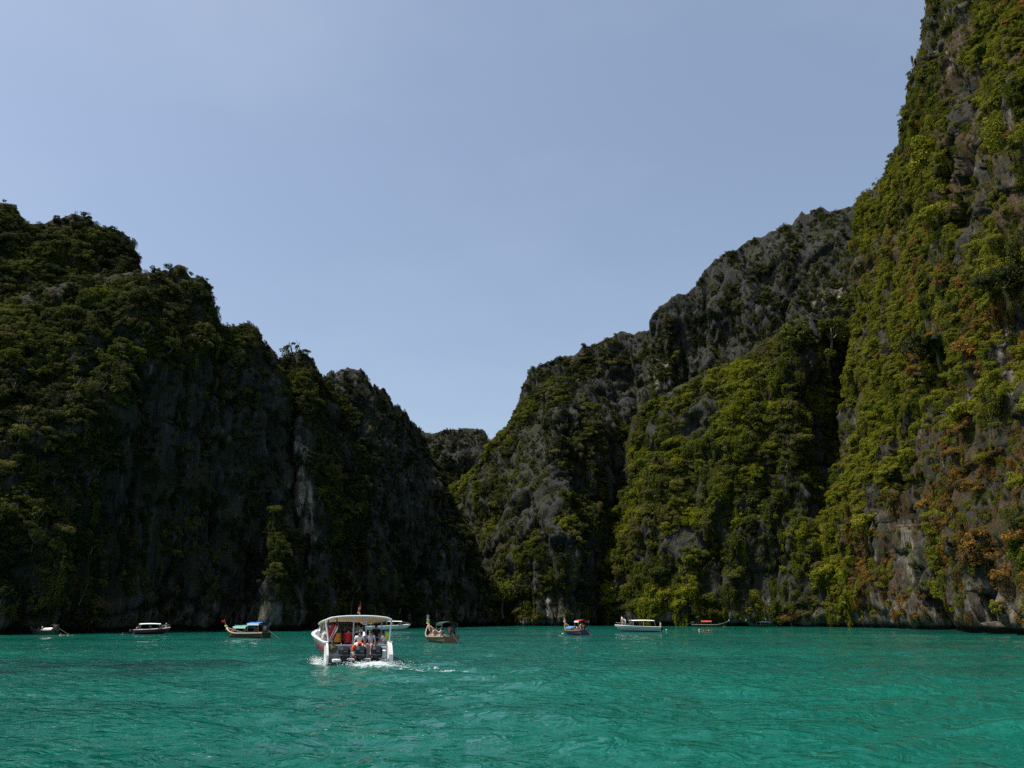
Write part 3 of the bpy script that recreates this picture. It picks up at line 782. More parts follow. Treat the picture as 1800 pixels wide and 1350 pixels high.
order = sorted(range(len(PTS)), key=lambda i: -PTS[i][2] / np.linalg.norm(PTS[i][0] - ORG))
for i in order:
    if n_single >= 300: break
    p, n, r, k, t, key = PTS[i]
    if k >= 5: continue
    qx, qy = project(p)
    if not (0 < qx[0] < 1800 and 0 < qy[0] < 1350): continue
    c = p + n * r * 0.6 + np.array([0, 0, 0.6 * r])
    if not seen(c, 0.5): continue
    hz = p[2]
    # the height is told by the cliff itself
    top = {'right_near': 120, 'spur': 95, 'right_upper': 140, 'tower': 95}.get(key, 80)
    band = 'just above the water' if hz < 9 else 'low down' if hz < top * .33 else 'halfway up' if hz < top * .66 else 'high up'
    kind = KINDS[k]
    side = ''
    if key in SPAN:
        f_ = (qx[0] - SPAN[key][0]) / (SPAN[key][1] - SPAN[key][0])
        side = ' at its left' if f_ < 0.33 else ' near its middle' if f_ < 0.67 else ' at its right'
    word = 'tree' if r >= 2.0 else 'shrub'
    label = '%s %s %s %s %s%s' % (SHAPE[kind].replace('flat spreading', 'spreading'), tone_word(t), word, band, PLACE[key], side)
    e_ = make_tree(p, n, r, kind, t, label, 'trees and shrubs %s %s' % (band, PLACE[key]))
    singles.append((e_, qy[0])); taken.append(i); n_single += 1
# trees that would read alike are told apart by their height among each other
alike = {}
for e_, y_ in singles: alike.setdefault(e_['label'], []).append((y_, e_))
for lab, L_ in alike.items():
    if len(L_) < 2: continue
    L_.sort(key=lambda q: q[0])
    m_ = len(L_)
    for j, (y_, e_) in enumerate(L_):
        w_ = ('upper one' if j == 0 else 'lower one') if m_ == 2 else 'topmost' if j == 0 else 'lowest' if j == m_ - 1 else ['second', 'third', 'fourth', 'fifth', 'sixth', 'seventh', 'eighth', 'ninth', 'tenth', 'eleventh', 'twelfth', 'thirteenth'][min(j - 1, 11)] + ' down'
        new = lab
        while len((new + ' ' + w_).split()) > 16 and ' the ' in new: new = new.replace(' the ', ' ', 1)
        e_['label'] = new + ', ' + w_
print('single trees', n_single)

# ---- the rest of the greenery: one mass, instanced leaf crowns
rest = sorted(set(range(len(PTS))) - set(taken))
def foliage_mass(recs):
    me = bpy.data.meshes.new('foliage')
    n = len(recs)
    pos = np.empty((n, 3), np.float32); rot = np.empty((n, 3), np.float32); sc = np.empty(n, np.float32); tn = np.empty(n, np.float32); ix = np.empty(n, np.int32)
    for j, i in enumerate(recs):
        p, nr, r, k, t, key = PTS[i]
        nv_ = Vector(nr)
        if KINDS[k] == 'mat':
            up = (nv_ + Vector((0, 0, 0.25))).normalized(); q = Vector(p) + nv_ * 0.15 * r; s = r * 1.35
        elif KINDS[k] == 'vine':
            h = Vector((nr[0], nr[1], 0.0)); h = h.normalized() if h.length > 1e-3 else Vector((0, -1, 0))
            q = Vector(p) + nv_ * 0.22 * r + Vector((0, 0, .4 * r)); s = r * 1.1
            pos[j] = q; rot[j] = (h * -1 if False else h).to_track_quat('Y', 'Z').to_euler(); sc[j] = s; tn[j] = t; ix[j] = k * 2 + (j & 1)
            continue
        else:
            up = (Vector((0, 0, 1)) + Vector((nr[0], nr[1], 0)) * 0.35).normalized(); q = Vector(p) + nv_ * r * 0.35 + Vector((0, 0, 0.25 * r)); s = r
        quat = up.to_track_quat('Z', 'Y') @ Euler((0, 0, random.uniform(0, 6.283))).to_quaternion()
        pos[j] = q; rot[j] = quat.to_euler(); sc[j] = s; tn[j] = t; ix[j] = k * 2 + (j & 1)
    me.vertices.add(n); me.vertices.foreach_set('co', pos.reshape(-1))
    for nm, ty, arr, fld in (('rot', 'FLOAT_VECTOR', rot.reshape(-1), 'vector'), ('size', 'FLOAT', sc, 'value'), ('tone', 'FLOAT', tn, 'value'), ('kind_id', 'INT', ix, 'value')):
        a = me.attributes.new(nm, ty, 'POINT'); a.data.foreach_set(fld, arr)
    ob = bpy.data.objects.new('foliage', me); C.objects.link(ob)
    ng = bpy.data.node_groups.new('foliage', 'GeometryNodeTree')
    ng.interface.new_socket('Geometry', in_out='INPUT', socket_type='NodeSocketGeometry')
    ng.interface.new_socket('Geometry', in_out='OUTPUT', socket_type='NodeSocketGeometry')
    N_, L_ = ng.nodes, ng.links
    gi, go, jn = N_.new('NodeGroupInput'), N_.new('NodeGroupOutput'), N_.new('GeometryNodeJoinGeometry')
    def named(nm, ty):
        a = N_.new('GeometryNodeInputNamedAttribute'); a.data_type = ty; a.inputs['Name'].default_value = nm
        return a.outputs['Attribute']
    e2r = N_.new('FunctionNodeEulerToRotation'); L_.new(named('rot', 'FLOAT_VECTOR'), e2r.inputs[0])
    size, kid = named('size', 'FLOAT'), named('kind_id', 'INT')
    for k, kd in enumerate(KINDS):
        for v in range(2):
            src = bpy.data.objects.new('crown', CROWN[kd][v])          # data only, never linked to the scene
            oi = N_.new('GeometryNodeObjectInfo'); oi.inputs['Object'].default_value = src; oi.inputs['As Instance'].default_value = True
            cp = N_.new('FunctionNodeCompare'); cp.data_type = 'INT'; cp.operation = 'EQUAL'; cp.inputs[3].default_value = k * 2 + v
            L_.new(kid, cp.inputs[2])
            ip = N_.new('GeometryNodeInstanceOnPoints')
            L_.new(gi.outputs[0], ip.inputs['Points']); L_.new(cp.outputs[0], ip.inputs['Selection']); L_.new(oi.outputs['Geometry'], ip.inputs['Instance'])
            L_.new(e2r.outputs[0], ip.inputs['Rotation']); L_.new(size, ip.inputs['Scale'])
            L_.new(ip.outputs[0], jn.inputs[0])
    L_.new(jn.outputs[0], go.inputs[0])
    md = ob.modifiers.new('foliage', 'NODES'); md.node_group = ng
    tag(ob, 'mixed green and brown jungle growth covering the limestone cliffs', 'foliage', None, 'stuff')
    return ob
foliage_mass(rest)
# ------------------------------------------------------------------ water
BOAT_P = ground(632, 1168)                 # stern of the speedboat on the water
BOAT_YAW = math.radians(20)
def build_water():
    fine = np.radians(np.linspace(-38, 38, 760))
    coarse = np.radians(np.linspace(38, 322, 72))[1:-1]
    th = np.r_[fine, coarse, fine[:1] + 2 * math.pi]
    r = np.r_[0.3, 3.0, 6 * (1200 / 6.0) ** np.linspace(0, 1, 640)]
    T, R = np.meshgrid(th, r, indexing='ij')
    X, Y = R * np.sin(T), R * np.cos(T)
    P = np.stack([X, Y, np.zeros_like(X)], -1).reshape(-1, 3)
    x, y = P[:, 0], P[:, 1]
    rad = np.hypot(x, y)
    z = np.zeros(len(P))
    w = np.random.default_rng(5)
    for lam, amp in ((7.5, .030), (5.2, .034), (3.6, .034), (2.6, .028), (1.9, .018), (1.35, .013), (0.95, .009), (0.7, .006)):
        for k in range(5):
            a = math.radians(w.normal(112, 34)); ph = w.uniform(0, 6.28)
            kk = 2 * math.pi / (lam * w.uniform(0.85, 1.18))
            u = x * math.cos(a) + y * math.sin(a)
            side = -x * math.sin(a) + y * math.cos(a)
            env = 0.35 + 1.3 * vnoise(np.stack([u / lam / 3.1, side / lam / 2.0, np.full(len(u), k * 7.7 + lam)], -1), k)
            s = np.sin(u * kk + ph + 0.9 * np.sin(side * kk * 0.23 + ph))
            fade = np.clip((lam / 0.011 / 3.2 - rad) / (lam / 0.011 / 3.2) * 2, 0, 1)      # shorter than the mesh: left to the bump
            z += amp * (0.62 if lam > 4 else 0.74) * env * (s - 0.25 * np.cos(2 * (u * kk + ph))) * fade
    # wake of the speedboat
    c, s_ = math.cos(BOAT_YAW), math.sin(BOAT_YAW)
    dx, dy = x - BOAT_P[0], y - BOAT_P[1]
    lx, ly = dx * c + dy * s_, -dx * s_ + dy * c         # boat axes: right, forward
    back = -ly
    nz = fbm(np.stack([x / 1.3, y / 1.3, np.zeros(len(x))], -1), 4, 33)
    drift = lx - 0.20 * np.clip(back, 0, 40)
    churn = np.exp(-(drift / (1.2 + 0.22 * np.clip(back, 0, 30))) ** 2) * np.clip((back + 0.3) / 0.6, 0, 1) * np.exp(-np.clip(back - 4, 0, 99) / 11.0)
    z += 0.16 * churn * nz + 0.06 * churn
    for sg in (-1, 1):
        d = sg * lx - (1.75 + 0.36 * (6.0 - ly)) * 0.92
        band = np.exp(-(d / 0.45) ** 2) * (ly < 6) * (ly > -14) * np.exp(-np.abs(ly - 1) / 8)
        z += 0.13 * band
    foam = 1.12 * churn * (0.85 + 0.5 * np.clip(fbm(np.stack([x / 2.6, y / 2.6, np.zeros(len(x))], -1), 3, 44), -.6, .6))
    for sg in (-1, 1):
        dd = sg * lx - (1.55 + 0.10 * (5.5 - ly))
        foam = np.maximum(foam, np.exp(-(dd / 0.38) ** 2) * np.clip((6.5 - ly) / 2, 0, 1) * np.clip((ly + 2.5) / 2, 0, 1) * 0.95)
        dd = sg * lx - (1.6 + 0.42 * (4.5 - ly))
        foam = np.maximum(foam, 0.62 * np.exp(-(dd / 0.5) ** 2) * np.clip((4 - ly) / 2, 0, 1) * np.exp(-np.clip(-ly, 0, 99) / 5))
    foam = np.clip(foam * (0.85 + 0.6 * nz), 0, 1)
    foam = np.maximum(foam, 0.14 * np.clip(fbm(np.stack([x / 9, y / 9, np.zeros(len(x))], -1), 3, 55), 0, 1))
    P[:, 2] = z
    o = grid_mesh('water', P.reshape(len(th), len(r), 3), M_WATER)
    a = o.data.attributes.new('foam', 'FLOAT', 'POINT'); a.data.foreach_set('value', foam.astype(np.float32))
    pa, pb = ground(-60, 1182), ground(400, 1172)  # ragged dark patch across the left of the near water
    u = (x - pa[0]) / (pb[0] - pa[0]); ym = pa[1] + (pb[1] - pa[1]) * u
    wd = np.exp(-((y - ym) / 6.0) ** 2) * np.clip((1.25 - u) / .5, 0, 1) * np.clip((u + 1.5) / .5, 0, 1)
    dark_patch = np.clip(wd * (0.8 + 1.9 * fbm(np.stack([x / 9, y / 3.4, np.zeros(len(x))], -1), 4, 66)), 0, 1) * 0.92
    a = o.data.attributes.new('dark_patch', 'FLOAT', 'POINT'); a.data.foreach_set('value', dark_patch.astype(np.float32))
    tag(o, 'emerald green rippled lagoon water', None, None, 'structure')
    return o
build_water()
# bed of the lagoon, far below
bed = mesh_obj('lagoon_bed', [(-1500, -1500, -5), (1500, -1500, -5), (1500, 1500, -5), (-1500, 1500, -5)], [(0, 1, 2, 3)], mat('lagoon_sand', (0.3, 0.3, 0.2), 0.9))
tag(bed, 'sandy bed of the lagoon', None, None, 'structure')
# ------------------------------------------------------------------ mesh builder for boats and people
class MB:
    def __init__(s): s.v, s.f, s.m = [], [], []
    def add(s, verts, faces, m=0):
        b = len(s.v)
        s.v += [tuple(q) for q in verts]
        s.f += [tuple(b + i for i in f) for f in faces]
        s.m += [m] * len(faces)
        return s
    def box(s, c, d, rot=(0, 0, 0), bev=0.12, m=0):
        """box with chamfered edges; bev as a share of the shortest side"""
        hx, hy, hz = d[0] / 2, d[1] / 2, d[2] / 2
        k = bev * min(d)
        R = Euler(rot).to_matrix()
        bm = bmesh.new()
        bmesh.ops.create_cube(bm, size=1)
        for v in bm.verts: v.co = (v.co.x * d[0], v.co.y * d[1], v.co.z * d[2])
        if bev: bmesh.ops.bevel(bm, geom=bm.edges[:], offset=k, segments=1, affect='EDGES')
        bm.verts.index_update()
        s.add([R @ v.co + Vector(c) for v in bm.verts], [[v.index for v in f.verts] for f in bm.faces], m)
        bm.free(); return s
    def tube(s, pts, r, seg=8, m=0):
        V, F = [], []
        tube_list(V, F, pts, r if isinstance(r, (list, tuple)) else [r] * len(pts), seg)
        return s.add(V, F, m)
    def rings(s, rings, cap=True, m=0, closed=True):
        V = [p for r in rings for p in r]; n = len(rings[0]); F = []
        for i in range(len(rings) - 1):
            for k in range(n if closed else n - 1):
                F.append((i * n + k, i * n + (k + 1) % n, (i + 1) * n + (k + 1) % n, (i + 1) * n + k))
        if cap and closed:
            F.append(tuple(range(n - 1, -1, -1))); F.append(tuple((len(rings) - 1) * n + k for k in range(n)))
        return s.add(V, F, m)
    def ball(s, c, r, seg=10, rows=7, m=0, keep=None):
        V, F = [], []
        for i in range(rows + 1):
            a = math.pi * i / rows
            for k in range(seg):
                t = 2 * math.pi * k / seg
                V.append((c[0] + r[0] * math.sin(a) * math.cos(t), c[1] + r[1] * math.sin(a) * math.sin(t), c[2] + r[2] * math.cos(a)))
        for i in range(rows):
            for k in range(seg):
                q = (i * seg + k, i * seg + (k + 1) % seg, (i + 1) * seg + (k + 1) % seg, (i + 1) * seg + k)
                if keep is None or keep([sum(V[j][a] for j in q) / 4 - c[a] for a in range(3)]): F.append(q)
        return s.add(V, F, m)
    def torus(s, c, R, r, axis='y', seg=24, sub=8, m=0, a0=0.0, a1=2 * math.pi):
        rg = []
        for i in range(seg + 1):
            a = a0 + (a1 - a0) * i / seg
            ring = []
            for k in range(sub):
                t = 2 * math.pi * k / sub
                x, z, y = (R + r * math.cos(t)) * math.cos(a), (R + r * math.cos(t)) * math.sin(a), r * math.sin(t)
                ring.append((c[0] + x, c[1] + y, c[2] + z) if axis == 'y' else (c[0] + x, c[1] + z, c[2] + y))
            rg.append(ring)
        return s.rings(rg, cap=True, m=m)
    def sheet(s, P, th=0.03, m=0):
        """grid of points with thickness (canopies, cloths)"""
        nu, nv = len(P), len(P[0])
        top = [p for r in P for p in r]; bot = [(p[0], p[1], p[2] - th) for p in top]
        n = nu * nv; F = []
        for i in range(nu - 1):
            for k in range(nv - 1):
                a, b, c, d = i * nv + k, (i + 1) * nv + k, (i + 1) * nv + k + 1, i * nv + k + 1
                F += [(a, b, c, d), (d + n, c + n, b + n, a + n)]
        def edge(L): 
            for a, b in zip(L[:-1], L[1:]): F.append((a, b, b + n, a + n))
        edge([k for k in range(nv)][::-1]); edge([(nu - 1) * nv + k for k in range(nv)])
        edge([i * nv for i in range(nu)]); edge([i * nv + nv - 1 for i in range(nu)][::-1])
        return s.add(top + bot, F, m)
    def build(s, name, mats, parent=None, smooth=False):
        return mesh_obj(name, s.v, s.f, mats, parent, smooth, s.m)

def thing(name, label, cat, loc=(0, 0, 0), rz=0.0, group=None, tilt=(0, 0)):
    o = bpy.data.objects.new(name, None); C.objects.link(o)
    o.location = loc; o.rotation_euler = (tilt[0], tilt[1], rz); o.empty_display_size = 0.5
    return tag(o, label, cat, group)

_mats = {}
def paint(name, col, rough=0.45, vary=0.10, scale=3.0, metallic=0.0, spec=0.4):
    if name not in _mats: _mats[name] = mat(name, col, rough, vary, scale, metallic, spec)
    return _mats[name]

WHITE = paint('white_gelcoat', (0.74, 0.74, 0.72), 0.35, 0.08)
CREAM = paint('cream_canvas', (0.62, 0.55, 0.44), 0.8, 0.08)
def canvas(name, col):
    m = mat(name, col, 0.85, 0.06)
    n, l = m.node_tree.nodes, m.node_tree.links
    tr = n.new('ShaderNodeBsdfTranslucent'); tr.inputs['Color'].default_value = (*col, 1)
    ms = n.new('ShaderNodeMixShader'); ms.inputs['Fac'].default_value = 0.35
    l.new(n['Principled BSDF'].outputs[0], ms.inputs[1]); l.new(tr.outputs[0], ms.inputs[2]); l.new(ms.outputs[0], n['Material Output'].inputs['Surface'])
    return m
CREAM = canvas('cream_canvas_roof', (0.66, 0.56, 0.42))
WHITECLOTH = paint('white_canvas', (0.80, 0.80, 0.78), 0.75, 0.06)
HULLSHADE = paint('grey_hull_shade_tint', (0.060, 0.058, 0.058), 0.35, 0.2, 2.0)  # grey lower hull, darkened in colour for the shade on its side
STEEL = paint('stainless_tube', (0.55, 0.56, 0.58), 0.3, 0.05, metallic=0.7)
NAVY = paint('dark_outboard_paint', (0.006, 0.009, 0.014), 0.42, 0.2, spec=0.3)
BLACK = paint('black_rubber', (0.012, 0.012, 0.013), 0.6)
GLASS = paint('tinted_windscreen', (0.02, 0.025, 0.03), 0.08, 0.05, spec=0.6)
RED = paint('red_paint', (0.50, 0.025, 0.020), 0.4, 0.12)
WOOD = paint('weathered_boat_timber', (0.27, 0.17, 0.10), 0.65, 0.3, 5.0, spec=0.25)
WOODDARK = paint('dark_boat_timber', (0.055, 0.038, 0.026), 0.6, 0.3, 5.0, spec=0.25)
RUST = paint('engine_iron', (0.06, 0.045, 0.038), 0.6, 0.3, 9.0)
SKIN = paint('tanned_skin', (0.36, 0.20, 0.13), 0.55, 0.06, spec=0.3)
SKINPALE = paint('fair_skin', (0.56, 0.36, 0.27), 0.55, 0.06, spec=0.3)
SKINDARK = paint('brown_skin', (0.16, 0.085, 0.055), 0.55, 0.06, spec=0.3)
HAIR = paint('black_hair', (0.010, 0.008, 0.007), 0.5, 0.2)
HAIRBROWN = paint('brown_hair', (0.05, 0.03, 0.018), 0.5, 0.2)
CLOTH = {
    'white': paint('white_cotton', (0.72, 0.72, 0.75), 0.85), 'greyblue': paint('grey_blue_cotton', (0.36, 0.40, 0.50), 0.85), 'navy': paint('navy_cotton', (0.015, 0.022, 0.07), 0.85),
    'black': paint('black_cotton', (0.012, 0.012, 0.014), 0.85), 'red': paint('red_cotton', (0.55, 0.02, 0.03), 0.85), 'olive': paint('olive_cotton', (0.17, 0.17, 0.095), 0.85),
    'orange': paint('orange_vest_cloth', (0.75, 0.22, 0.008), 0.7), 'redvest': paint('red_vest_cloth', (0.75, 0.015, 0.012), 0.7), 'blue': paint('blue_cotton', (0.03, 0.07, 0.30), 0.85),
    'denim': paint('denim', (0.08, 0.12, 0.22), 0.9), 'yellow': paint('yellow_cotton', (0.72, 0.68, 0.06), 0.85), 'pink': paint('pink_cotton', (0.62, 0.22, 0.25), 0.85),
    'straw': paint('straw', (0.62, 0.50, 0.32), 0.9), 'teal': paint('teal_cotton', (0.05, 0.30, 0.28), 0.85), 'brown': paint('brown_cotton', (0.14, 0.06, 0.03), 0.85)}

def print_cloth(name, c1, c2, scale):
    m, n, l, b = node_mat(name)
    t = n.new('ShaderNodeTexCoord'); v = n.new('ShaderNodeTexVoronoi'); v.inputs['Scale'].default_value = scale
    cr = ramp(n, [(0.28, c1), (0.40, c2)])
    l.new(t.outputs['Object'], v.inputs['Vector']); l.new(v.outputs['Distance'], cr.inputs['Fac']); l.new(cr.outputs['Color'], b.inputs['Base Color'])
    b.inputs['Roughness'].default_value = 0.85
    return m
CLOTH['floral'] = print_cloth('white_floral_print', (0.25, 0.28, 0.40), (0.72, 0.72, 0.74), 11)
CLOTH['redprint'] = print_cloth('red_floral_print', (0.70, 0.48, 0.30), (0.45, 0.05, 0.03), 13)

# ------------------------------------------------------------------ people
def skin_mesh(name, pts, edges, radii, m, parent, root=0, levels=1):
    me = bpy.data.meshes.new(name)
    me.from_pydata([tuple(p) for p in pts], edges, [])
    me.materials.append(m)
    o = bpy.data.objects.new(name, me); C.objects.link(o); o.parent = parent
    sk = o.modifiers.new('skin', 'SKIN'); sk.use_smooth_shade = True
    for i, r in enumerate(radii):
        me.skin_vertices[0].data[i].radius = (r, r)
        me.skin_vertices[0].data[i].use_root = (i == root)
    sb = o.modifiers.new('smooth', 'SUBSURF'); sb.levels = levels; sb.render_levels = levels
    return o

_em = MB().ball((0, 0, 0), (.013, .012, .009), 6, 4).build('eye', HAIR)
EYE = _em.data
bpy.data.objects.remove(_em)
POSES = {
    'sit': dict(pelvis=(0, 0, .10), belly=(0, -.02, .27), chest=(0, -.01, .46), neck=(0, .02, .60), head=(0, .05, .71), crown=(0, .045, .82),
                hip=(.10, .02, .08), knee=(.14, .45, .11), ankle=(.14, .47, -.32), toe=(.15, .62, -.37), sho=(.185, -.01, .52), elb=(.25, .10, .27), wri=(.17, .34, .20), hand=(.15, .42, .19)),
    'dangle': dict(pelvis=(0, 0, .10), belly=(0, .01, .27), chest=(0, .06, .45), neck=(0, .11, .58), head=(0, .17, .67), crown=(0, .19, .77),
                hip=(.10, .02, .08), knee=(.15, .38, .10), ankle=(.16, .36, -.32), toe=(.16, .49, -.40), sho=(.19, .06, .51), elb=(.28, .06, .25), wri=(.26, .16, .04), hand=(.26, .22, -.02)),
    'stand': dict(pelvis=(0, 0, .92), belly=(0, 0, 1.08), chest=(0, -.01, 1.27), neck=(0, .01, 1.42), head=(0, .03, 1.53), crown=(0, .02, 1.64),
                hip=(.09, 0, .88), knee=(.10, .03, .48), ankle=(.11, -.02, .08), toe=(.13, .13, .03), sho=(.185, -.01, 1.34), elb=(.24, -.03, 1.06), wri=(.24, .08, .84), hand=(.23, .11, .76)),
    'reach': dict(pelvis=(0, 0, .92), belly=(0, 0, 1.08), chest=(0, .02, 1.27), neck=(0, .05, 1.42), head=(0, .08, 1.53), crown=(0, .08, 1.64),
                hip=(.09, 0, .88), knee=(.10, .06, .48), ankle=(.11, -.02, .08), toe=(.13, .13, .03), sho=(.185, .02, 1.34), elb=(.30, .10, 1.50), wri=(.24, .18, 1.74), hand=(.22, .20, 1.82)),
    'bend': dict(pelvis=(0, 0, .88), belly=(0, .10, 1.00), chest=(0, .28, 1.10), neck=(0, .42, 1.14), head=(0, .52, 1.16), crown=(0, .61, 1.20),
                hip=(.09, 0, .85), knee=(.11, .08, .46), ankle=(.11, -.04, .08), toe=(.13, .11, .03), sho=(.18, .32, 1.10), elb=(.22, .42, .86), wri=(.18, .52, .66), hand=(.17, .55, .58)),
    'swim': dict(pelvis=(0, -.32, -.40), belly=(0, -.22, -.28), chest=(0, -.08, -.16), neck=(0, .01, -.02), head=(0, .04, .09), crown=(0, .04, .20),
                hip=(.09, -.34, -.44), knee=(.13, -.50, -.80), ankle=(.13, -.85, -.95), toe=(.13, -.98, -1.02), sho=(.18, -.06, -.08), elb=(.36, .12, -.10), wri=(.42, .36, -.05), hand=(.42, .44, -.04)),
}

def person(label, mtx, pose='sit', skin=SKIN, top='white', bottom='navy', vest=None, hair=HAIR, longhair=False, hat=None, h=1.0, group=None, name='person'):
    p = POSES[pose]
    root = bpy.data.objects.new(name, None); C.objects.link(root); root.empty_display_size = 0.3
    root.matrix_world = mtx @ Matrix.Scale(h, 4)
    tag(root, label, 'person', group)
    P, R, E, ix = [], [], [], {}
    def v(key, co, r, link=None):
        ix[key] = len(P); P.append(Vector(co)); R.append(r)
        if link is not None: E.append((ix[link], ix[key]))
    v('pelvis', p['pelvis'], .125); v('belly', p['belly'], .115, 'pelvis'); v('chest', p['chest'], .125, 'belly'); v('neck', p['neck'], .052, 'chest')
    v('head', p['head'], .085, 'neck'); v('crown', p['crown'], .070, 'head')
    hd = Vector(p['head']); v('nose', hd + Vector((0, .095, .0)), .018, 'head')
    for s, n in ((-1, 'l'), (1, 'r')):
        mir = lambda k: (p[k][0] * s, p[k][1], p[k][2])
        v('hip' + n, mir('hip'), .085, 'pelvis'); v('knee' + n, mir('knee'), .055, 'hip' + n); v('ankle' + n, mir('ankle'), .036, 'knee' + n); v('toe' + n, mir('toe'), .030, 'ankle' + n)
        v('sho' + n, mir('sho'), .056, 'chest'); v('elb' + n, mir('elb'), .040, 'sho' + n); v('wri' + n, mir('wri'), .027, 'elb' + n); v('hand' + n, mir('hand'), .034, 'wri' + n)
        d = (P[ix['hand' + n]] - P[ix['wri' + n]]).normalized(); sd_ = d.orthogonal().normalized()
        if abs(sd_.x) < 0.3: sd_ = d.cross(sd_)
        for q, ln in enumerate((.062, .075, .080, .072)):
            b_ = P[ix['hand' + n]] + d * .03 + sd_ * (q - 1.5) * .018
            v('f%s%d' % (n, q), b_ + d * ln * .55, .0095, 'hand' + n); v('g%s%d' % (n, q), b_ + d * ln + d.cross(sd_) * .015, .008, 'f%s%d' % (n, q))
        v('th' + n, P[ix['wri' + n]] + d * .05 + sd_ * .045, .010, 'wri' + n)
    body = skin_mesh('body', P, E, R, skin, root)
    def garment(nm, keys, extra, m, mids=()):
        Q = [P[ix[k]] for k in keys]; RR = [R[ix[k]] + extra for k in keys]; pos = {k: i for i, k in enumerate(keys)}
        EE = [(pos[a], pos[b]) for a, b in [tuple(kk for kk in e) for e in [(next(k for k in ix if ix[k] == e[0]), next(k for k in ix if ix[k] == e[1])) for e in E]] if a in pos and b in pos]
        for a, b, t, r in mids:
            Q.append(P[ix[a]].lerp(P[ix[b]], t)); RR.append(r); EE.append((pos[a], len(Q) - 1))
        return skin_mesh(nm, Q, EE, RR, m, root)
    if top: garment('shirt', ['pelvis', 'belly', 'chest', 'shol', 'shor'], .020, CLOTH[top], [('chest', 'neck', .45, .075), ('shol', 'elbl', .6, .060), ('shor', 'elbr', .6, .060)])
    if bottom: garment('shorts', ['pelvis', 'hipl', 'hipr'], .022, CLOTH[bottom], [('hipl', 'kneel', .72, .086), ('hipr', 'kneer', .72, .086), ('pelvis', 'belly', .5, .135)])
    if vest:
        garment('life_vest', ['belly', 'chest'], .060, CLOTH[vest], [('chest', 'neck', .6, .13), ('belly', 'pelvis', .5, .165)])
    up = (Vector(p['crown']) - hd).normalized()
    if hair:
        hm = MB(); c = hd + up * .045
        hm.ball(c, (.104, .112, .112), 12, 9, keep=lambda q: not (q[1] > .0 and q[2] < .05) and q[2] > -.085)
        if longhair: hm.ball(hd + Vector((0, -.085, -.10)), (.095, .05, .19), 10, 7)
        hm.build('hair', hair, root, True)
    fwd_ = Vector((0, 1, 0)) - up * up.y
    fwd_.normalize()
    for s in (-1, 1):
        ey = bpy.data.objects.new('eye', EYE); C.objects.link(ey); ey.parent = root
        ey.location = hd + up * .018 + fwd_ * .078 + Vector((s * .032, 0, 0))
    if hat:
        hm = MB(); c = hd + up * .085
        if hat[1] == 'brim': hm.rings([[(c[0] + rr_ * math.cos(t), c[1] + rr_ * math.sin(t), c[2] + zz) for t in np.linspace(0, 2 * math.pi, 16, endpoint=False)] for rr_, zz in ((.23, -.02), (.22, .0), (.115, .012), (.112, .06), (.095, .10), (.03, .112))])
        else:
            hm.rings([[(c[0] + rr_ * math.cos(t), c[1] + rr_ * math.sin(t), c[2] + zz) for t in np.linspace(0, 2 * math.pi, 14, endpoint=False)] for rr_, zz in ((.118, -.01), (.116, .05), (.09, .095), (.03, .112))])
            hm.box((c[0], c[1] + .15, c[2] - .005), (.17, .14, .016))
        hm.build('hat', CLOTH[hat[0]], root, True)
    return root

# ------------------------------------------------------------------ boats
def hull_loft(mb, stations, mats_by_row):
    """stations: list of (y, [(x,z)...]) half sections from the keel out and over to the inside; mirrored"""
    rows = []
    for y, half in stations:
        full = [(-x, y, z) for x, z in half[::-1]] + [(x, y, z) for x, z in half[1:]]
        rows.append(full)
    n = len(rows[0]); h = (n + 1) // 2
    V = [q for r in rows for q in r]; F, M = [], []
    for i in range(len(rows) - 1):
        for k in range(n - 1):
            F.append((i * n + k, (i + 1) * n + k, (i + 1) * n + k + 1, i * n + k + 1))
            M.append(mats_by_row[(h - 2 - k) if k < h - 1 else k - (h - 1)])
    b = len(mb.v)
    mb.v += V; mb.f += [tuple(b + j for j in f) for f in F]; mb.m += M
    return rows

def outboard(parent, x, y, s=1.0):
    mb = MB()
    def rr_ring(w, d, z, yo=0):
        return [(x + s * w / 2 * sx * kx, y + s * (d / 2 * sy * ky + yo), s * z) for sx, sy, kx, ky in
                ((1, -1, 1, .6), (1, 1, 1, .6), (1, 1, .6, 1), (-1, 1, .6, 1), (-1, 1, 1, .6), (-1, -1, 1, .6), (-1, -1, .55, 1), (1, -1, .55, 1))]
    mb.rings([rr_ring(.42, .58, .34), rr_ring(.52, .74, .42), rr_ring(.55, .80, .60), rr_ring(.53, .78, .78), rr_ring(.44, .62, .90, .03), rr_ring(.22, .34, .935, .05)])
    o = mb.build('outboard_engine', NAVY, parent, False)
    t = MB(); t.rings([rr_ring(.545, .79, .50), rr_ring(.558, .805, .505), rr_ring(.558, .805, .53), rr_ring(.545, .79, .535)])
    t.box((x, y - s * .395, s * .70), (.20 * s, .012, .07 * s), bev=0)
    t.build('trim_band', paint('engine_badge', (0.10, 0.105, 0.12), 0.3), o)
    lg = MB(); lg.rings([rr_ring(.24, .42, .36), rr_ring(.20, .36, .0), rr_ring(.16, .34, -.55), rr_ring(.06, .30, -.80)])
    lg.box((x, y - s * .02, s * -.12), (.34 * s, .5 * s, .03 * s)); lg.build('leg', NAVY, o)
    br = MB().box((x, y + s * .42, s * .40), (.34 * s, .16 * s, .40 * s)); br.build('bracket', BLACK, o)
    return o

